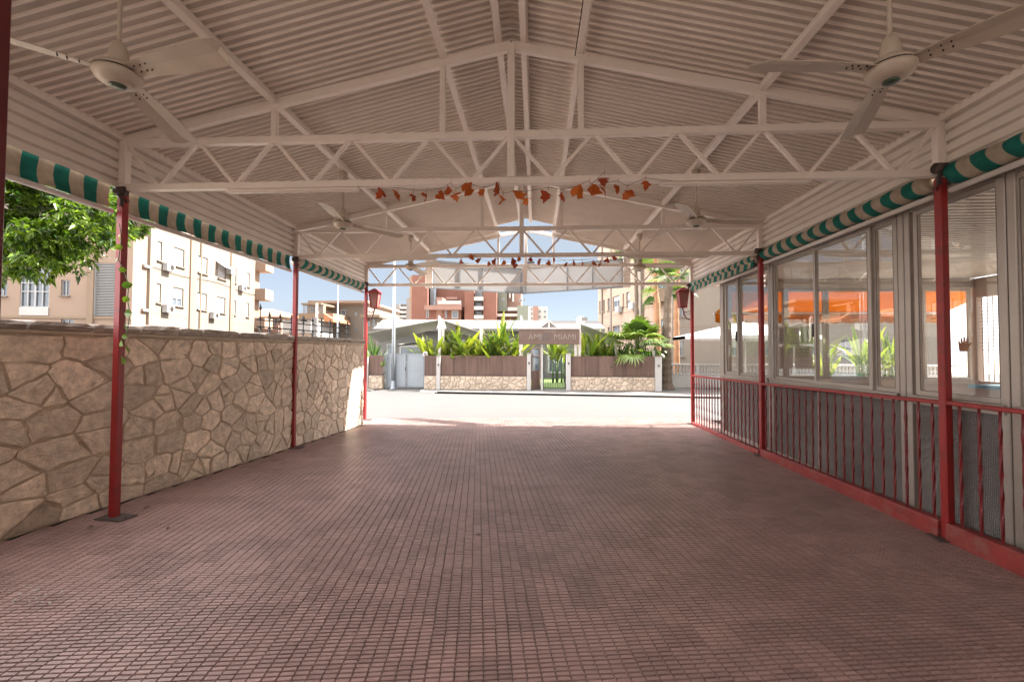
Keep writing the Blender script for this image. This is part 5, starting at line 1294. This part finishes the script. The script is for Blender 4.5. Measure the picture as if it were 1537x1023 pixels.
for a in ((648, 497, .5, 'broad leaved plant left of the pointed white mast', 10, 1., .13), (676, 497, .6, 'bright banana plant just right of the twin masts', 14, 1.5, .13), (699, 494, .8, 'banana plant with tall leaves left of the thin mast', 14, 1.4, .14), (716, 510, .5, 'low banana plant in front of the thin mast', 12, 1.5, .12),
          (750, 481, .7, 'tallest banana plant with upright leaves left of the signboard', 13, 1.2, .095), (735, 505, .5, 'banana plant between the thin mast and the tallest one', 12, 1.4, .11), (770, 493, .6, 'banana plant right beside the signboard', 13, 1., .12), (778, 512, .5, 'small banana plant at the signboard edge', 8, .8, .09),
          (880, 500, .6, 'banana plant right of the sign masts', 12, 1., .13), (899, 502, .8, 'banana plant below the right grey sail', 12, 1.2, .12), (838, 505, 4.5, 'banana plant seen through the entrance above the iron gate', 14, 1.6, .14), (912, 516, .5, 'low banana plant left of the fan palm', 10, 1.2, .09)):
    banana(*a)
for a in ((561, 511, .6, 'dark upright shrub right of the far left red post', 12, 1., .07), (928, 512, .7, 'grey green shrub in front of the fan palm stem', 22, 1.3, .06), (943, 514, .4, 'spiky shrub at the foot of the fan palm', 18, 1., .05), (566, 528, .3, 'low light green fern over the left garden fence', 14, 1.2, .05), (972, 518, .5, 'green shrub at the right end of the garden fence', 14, .8, .06)):
    banana(*a[:4], n=a[4], spread=a[5], wid=a[6], kind='shrub', mt='shrub', grp='shrubs behind the fence')
def areca(px, pyt, off, label, n=26):
    off += .75; b = pw(px, 560, off); h = pw(px, pyt, off)[2]; t = thing('palm_plant', label, 'plant', (b[0], b[1], -.05), 'feathery palms behind the fence'); f = MB(); m = MB()
    for k in range(n):
        base = V3((b[0]+random.uniform(-.18, .18), b[1]+random.uniform(-.15, .15), .3)); d = rdir(55, 86); L = (h-.2)*random.uniform(1.0, 1.45); P = []
        for i in range(9): q = i/8; P.append(base+d*L*q+V3((d[0], d[1], 0))*.5*q*q+V3((0, 0, -.28*L*q**2.4)))
        m.tube(P, [.014]*4+[.008]*5, 4, False); tv = random.random()
        for i in range(2, 9):
            for jj in range(3):
                q = (i-1+jj/3)/8; p = P[i-1]+(P[i]-P[i-1])*jj/3; tg = P[i]-P[i-1]; tg /= np.linalg.norm(tg); sd_ = np.cross(tg, (0, 0, 1)); sd_ /= np.linalg.norm(sd_)+1e-9
                for sg in (-1, 1):
                    e = tg*.55+sd_*sg*.85+V3((0, 0, .1)); l = .34*math.sin(math.pi*min(.97, .25+q*.7)); w_ = np.cross(e, (0, 0, 1)); w_ /= np.linalg.norm(w_)+1e-9
                    f.tv = min(1, max(0, tv+random.gauss(0, .12))); f.add([p, p+e*l*.5-w_*.014, p+e*l+V3((0, 0, -.3*l)), p+e*l*.5+w_*.014], [(0, 1, 2, 3)])
    m.build('stems', 'shrub', t); f.build('foliage', 'banana', t, recalc=False)
for a in ((686, 500, .35, 'feathery palm just right of the twin white masts'), (708, 502, .4, 'feathery palm left of the thin white mast'), (762, 500, .35, 'feathery palm next to the signboard'), (892, 508, .35, 'feathery palm below the right grey sail'), (667, 510, .5, 'small feathery palm at the foot of the twin white masts'), (727, 498, .5, 'feathery palm just right of the thin white mast'), (743, 494, .6, 'tall feathery palm between thin mast and signboard'), (908, 506, .5, 'feathery palm left of the spreading fan palm')): areca(*a)
def fanleaf(f, p, d, r, nseg=15, spread=150, droop=.25):
    d = V3(d)/np.linalg.norm(d); s = np.cross(d, (0, 0, 1)); s /= np.linalg.norm(s)+1e-9; up = np.cross(s, d); f.tv = random.random()
    for k in range(nseg):
        a = R(-spread/2+spread*k/(nseg-1)); e = d*math.cos(a)+s*math.sin(a); L = r*(1-.18*abs(a))*random.uniform(.9, 1.06)
        wv = (s*math.cos(a)-d*math.sin(a))*r*.062
        c1 = p+e*L*.55+up*r*.05; c2 = p+e*L-V3((0, 0, droop*L*random.uniform(.5, 1.4)))
        f.add([p, c1-wv, c1+up*.015, c1+wv, c2], [(0, 1, 2), (0, 2, 3), (1, 4, 2), (2, 4, 3)])
def fan_palm(c, trunk_pts, rad, r, n, label, grp, lo=-45, hi=85, bark='palmbark', dead=0):
    c = V3(c); base = V3(trunk_pts[0]); t = thing('fan_palm', label, 'palm tree', base, grp)
    tr = MB(); K = 26; P = []; rs = []
    pts = [V3(p) for p in trunk_pts]
    for i in range(K+1):
        q = i/K*(len(pts)-1); j = min(int(q), len(pts)-2); f_ = q-j; P.append(pts[j]*(1-f_)+pts[j+1]*f_); rs.append((rad[0]*(1-i/K)+rad[1]*i/K)*(1.06 if i % 2 else .95)*(1+.5*math.exp(-i*.9)*(rad[0] > .12)))
    tr.tube(P, rs, 12); tr.build('trunk', bark, t)
    f = MB(); st = MB()
    for k in range(n):
        d = rdir(lo, hi); L = r*random.uniform(.55, .95); e = c+d*L+V3((0, 0, -.12*L)); st.tube([c, c+d*L*.6+V3((0, 0, .03)), e], .012, 4, False)
        dd = d+V3((0, 0, -.25)); fanleaf(f, e, dd, r*random.uniform(.55, .8))
    f.build('crown', 'palmleaf', t, recalc=False); st.build('leaf_stalks', 'palmleaf', t)
p = pw(957, 524, .9); fan_palm(p, [(p[0], p[1], -.05), (p[0], p[1], p[2]-.05)], (.11, .09), 1.2, 44, 'low bright fan palm spreading above the right garden fence', 'fan palms', -8, 85)
b = onz(1000, 584); c = ony(1004, 427, b[1]); fan_palm(c, [b, ony(1000, 520, b[1]), c], (.27, .155), 1.0, 26, 'fan palm with a thick trunk standing at the kerb beside the white pillar', 'fan palms', -30, 85)
y = 23.; b = ony(955, 560, y)*V3((1, 1, 0)); c = ony(954, 384, y); fan_palm(c, [b, ony(956, 470, y), c], (.13, .085), 1.0, 22, 'slender palm trunk left of the other tall palms', 'fan palms', -20, 80)
y = 22.; b = ony(987, 560, y)*V3((1, 1, 0)); c = ony(984, 372, y); fan_palm(c, [b, ony(986, 455, y), ony(984, 440, y), c], (.19, .10), 1.0, 22, 'tall palm with a reddish upper trunk in the middle of the palms', 'fan palms', -20, 80, 'palmbark_red')
y = 24.; b = ony(1016, 560, y)*V3((1, 1, 0)); c = ony(1018, 392, y); fan_palm(c, [b, ony(1015, 470, y), c], (.17, .12), .9, 16, 'reddish palm trunk nearest the far right red post', 'fan palms', -10, 80, 'palmbark_red')
# plants seen through the veranda glass
y = 16.; 
for i, (px, pyt, lb) in enumerate(((1240, 520, 'yellow green palm seedling seen through the veranda glass'), (1295, 500, 'leafy green plant seen through the middle veranda pane'), (1338, 505, 'palm like plant seen through the narrow veranda pane'))):
    q = ony(px, 560, y); banana(768+(q[0]*0)+(px-768), pyt, y-YW, lb, 16, 1.3, .07, grp='plants outside the veranda')
# big leafy tree on the left, beyond the wall
def tree(c, rads, n_clumps, label, trunk, leafL=.15):
    t = thing('leafy_tree', label, 'tree', trunk)
    c = V3(c); blobs = []
    for k in range(26):
        d = rdir(-60, 85); blobs.append((c+d*V3(rads)*random.uniform(.35, .86), random.uniform(.45, .85)))
    f = MB()
    for k in range(n_clumps):
        bc, br = random.choice(blobs); d = rdir(-70, 90); q = bc+d*br*V3((1, 1, .72))*random.random()**.35
        out = (q-c); out /= np.linalg.norm(out); out = out+V3((0, 0, -.15)); tv0 = random.gauss(.36, .22)
        for j in range(random.randint(7, 12)):
            dd = out*.9+rdir(-60, 60)*.9; dd /= np.linalg.norm(dd); p = q+rdir(-90, 90)*.05; L = leafL*random.uniform(.6, 1.2); w = L*.17
            s = np.cross(dd, rdir(20, 90)); s /= np.linalg.norm(s)+1e-9; nn = np.cross(s, dd)
            f.tv = min(1, max(0, tv0+random.gauss(0, .13)))
            e = p+dd*L+V3((0, 0, -.12*L)); mid = p+dd*L*.45
            f.add([p, mid-s*w+nn*w*.4, e, mid+s*w+nn*w*.4, mid], [(0, 1, 4), (1, 2, 4), (4, 2, 3), (0, 4, 3)])
    f.build('crown', 'leaf', t, recalc=False)
    m = MB(); tb = V3(trunk); fork = V3((tb[0]+.1, tb[1], c[2]-.1)); m.tube([tb, (tb+fork)/2+V3((.05, .03, 0)), fork], [.24, .19, .16], 10)
    for bc, br in blobs[:14]:
        e = fork+(bc-fork)*.75; mid = (fork+e)/2+V3((0, .2, .15)); m.tube([fork, mid, e], [.075, .04, .012], 6)
    m.build('trunk', 'bark', t, smooth=True)
tc = ony(48, 340, 8.6); tree(tc, (2.45, 1.9, 1.62), 3300, 'large leafy green tree behind the stone wall on the left', (tc[0]-2.9, tc[1]+1.3, -.16), .185)
# dead leaves blown onto the paving
for i, (px, py, sz, lb) in enumerate(((135, 792, .05, 'curled dead leaf on the paving nearest the stone wall'), (220, 762, .045, 'dead leaf just right of the near left post base'), (252, 793, .03, 'small dead leaf on the paving right of the near left post'), (322, 687, .05, 'dead leaf lying near the foot of the wall by the second post'), (718, 803, .03, 'tiny leaf scrap in the middle of the paving'))):
    p = onz(px, py, .012); m = MB(); a = random.uniform(0, 6); d = V3((math.cos(a), math.sin(a), 0)); s = V3((-d[1], d[0], 0))
    m.add([p-d*sz, p+s*sz*.4+V3((0, 0, .012)), p+d*sz+V3((0, 0, .015)), p-s*sz*.45+V3((0, 0, .014)), p+V3((0, 0, .003))], [(0, 1, 4), (1, 2, 4), (2, 3, 4), (3, 0, 4)]); tag(m.build('dead_leaf', 'bark', recalc=False), lb, 'leaf', 'dead leaves on the paving')
m = MB(); r = np.random.default_rng(8)
for k in range(46):
    px, py = r.normal(52, 26), r.normal(893, 7); p = onz(max(2, px), py, .003); sz = r.uniform(.002, .006); m.box(p[0]-sz, p[0]+sz*1.6, p[1]-sz, p[1]+sz, .001, .004)
cr = m.build('white_crumbs', 'white_wall'); cr['kind'] = 'stuff'; cr['label'] = 'scattered white crumbs on the paving at lower left'

# ------------------------------------------------------------------ unseen wall added behind the camera to block light
hw = thing('unseen_back_wall', 'unseen plain wall added at the near end of the patio to block light', 'house', (0, -1.5, 0))
m = MB(); m.box(-6.5, 9, -1.7, -1.5, -.1, 4.3); m.build('wall', 'interior', hw)
# ------------------------------------------------------------------ light, sky, camera
SKYS, WISP, CLOUD_FILL = .05, (.92, 1.04, 1.15), (22, 21.8, 22)
CLOUD_FILL_R = (5.6, 5.6, 5.8)
sd = Vector((.95, .215, 1.0)).normalized(); el = math.asin(sd.z); az = math.atan2(sd.x, sd.y)
su = bpy.data.lights.new('sun', 'SUN'); su.energy = 2.0; su.angle = R(.55); su.color = (1, .94, .86)
so_ = bpy.data.objects.new('sun', su); C.objects.link(so_); so_.rotation_euler = (-sd).to_track_quat('-Z', 'Y').to_euler(); so_.location = (5, 2, 30)
w = bpy.data.worlds.new('World'); sc.world = w; w.use_nodes = True; nt = w.node_tree; bg = nt.nodes['Background']
sky = nt.nodes.new('ShaderNodeTexSky'); sky.sky_type = 'NISHITA'; sky.sun_disc = False; sky.sun_elevation = el; sky.sun_rotation = az
sky.air_density = .55; sky.dust_density = .25; sky.ozone_density = 2.0; sky.altitude = 10
tcw = nt.nodes.new('ShaderNodeTexCoord'); mp = nt.nodes.new('ShaderNodeMapping'); mp.inputs['Scale'].default_value = (1.2, 1.2, 3); nt.links.new(tcw.outputs['Generated'], mp.inputs[0])
nz = _noise(nt, mp.outputs[0], 2.2, 7, .6)
# fill light added as unseen bright cloud, clear patch low over the street
vd = nt.nodes.new('ShaderNodeVectorMath'); vd.operation = 'DOT_PRODUCT'; vd.inputs[1].default_value = Vector((-.22, .96, .06)).normalized(); nt.links.new(tcw.outputs['Generated'], vd.inputs[0])
ad = nt.nodes.new('ShaderNodeMath'); ad.operation = 'MULTIPLY_ADD'; ad.inputs[1].default_value = .35; nt.links.new(nz, ad.inputs[0]); nt.links.new(vd.outputs['Value'], ad.inputs[2])
cover = _ramp(nt, ad.outputs[0], .72, .98, (1, 1, 1), (0, 0, 0))
wisp = _ramp(nt, nz, .42, .74, (.60, .60, .60), (.90, .90, .90))
sky2 = _mix(nt, 'MIX', _mix(nt, 'MULTIPLY', sky.outputs[0], (.47, .39, .33), 1.), WISP, wisp)
sx = nt.nodes.new('ShaderNodeSeparateXYZ'); nt.links.new(tcw.outputs['Generated'], sx.inputs[0])
mrx = nt.nodes.new('ShaderNodeMapRange'); mrx.inputs['From Min'].default_value = -.9; mrx.inputs['From Max'].default_value = .5; nt.links.new(sx.outputs['X'], mrx.inputs[0])
mry = nt.nodes.new('ShaderNodeMapRange'); mry.inputs['From Min'].default_value = -.7; mry.inputs['From Max'].default_value = .1; mry.inputs['To Min'].default_value = .34; nt.links.new(sx.outputs['Y'], mry.inputs[0])
mxw = _mix(nt, 'MIX', sky2, _mix(nt, 'MULTIPLY', _mix(nt, 'MIX', CLOUD_FILL, CLOUD_FILL_R, mrx.outputs[0]), mry.outputs[0], 1.), cover)
nt.links.new(mxw, bg.inputs[0]); bg.inputs[1].default_value = SKYS
cd = bpy.data.cameras.new('camera'); cam = bpy.data.objects.new('camera', cd); C.objects.link(cam); sc.camera = cam
cd.sensor_width = 36; cd.lens = CF/1537*36; cd.clip_start = .05; cd.clip_end = 2000
mw = Matrix.Identity(4)
for i, v in enumerate((RR, UU, -F)):
    for j in range(3): mw[j][i] = float(v[j])
mw.translation = Vector(CAM); cam.matrix_world = mw
sc.view_settings.view_transform = 'Standard'; sc.view_settings.look = 'None'; sc.view_settings.exposure = 3.8; sc.view_settings.gamma = 1
sc.cycles.max_bounces = 10; sc.cycles.diffuse_bounces = 6; sc.cycles.transparent_max_bounces = 16
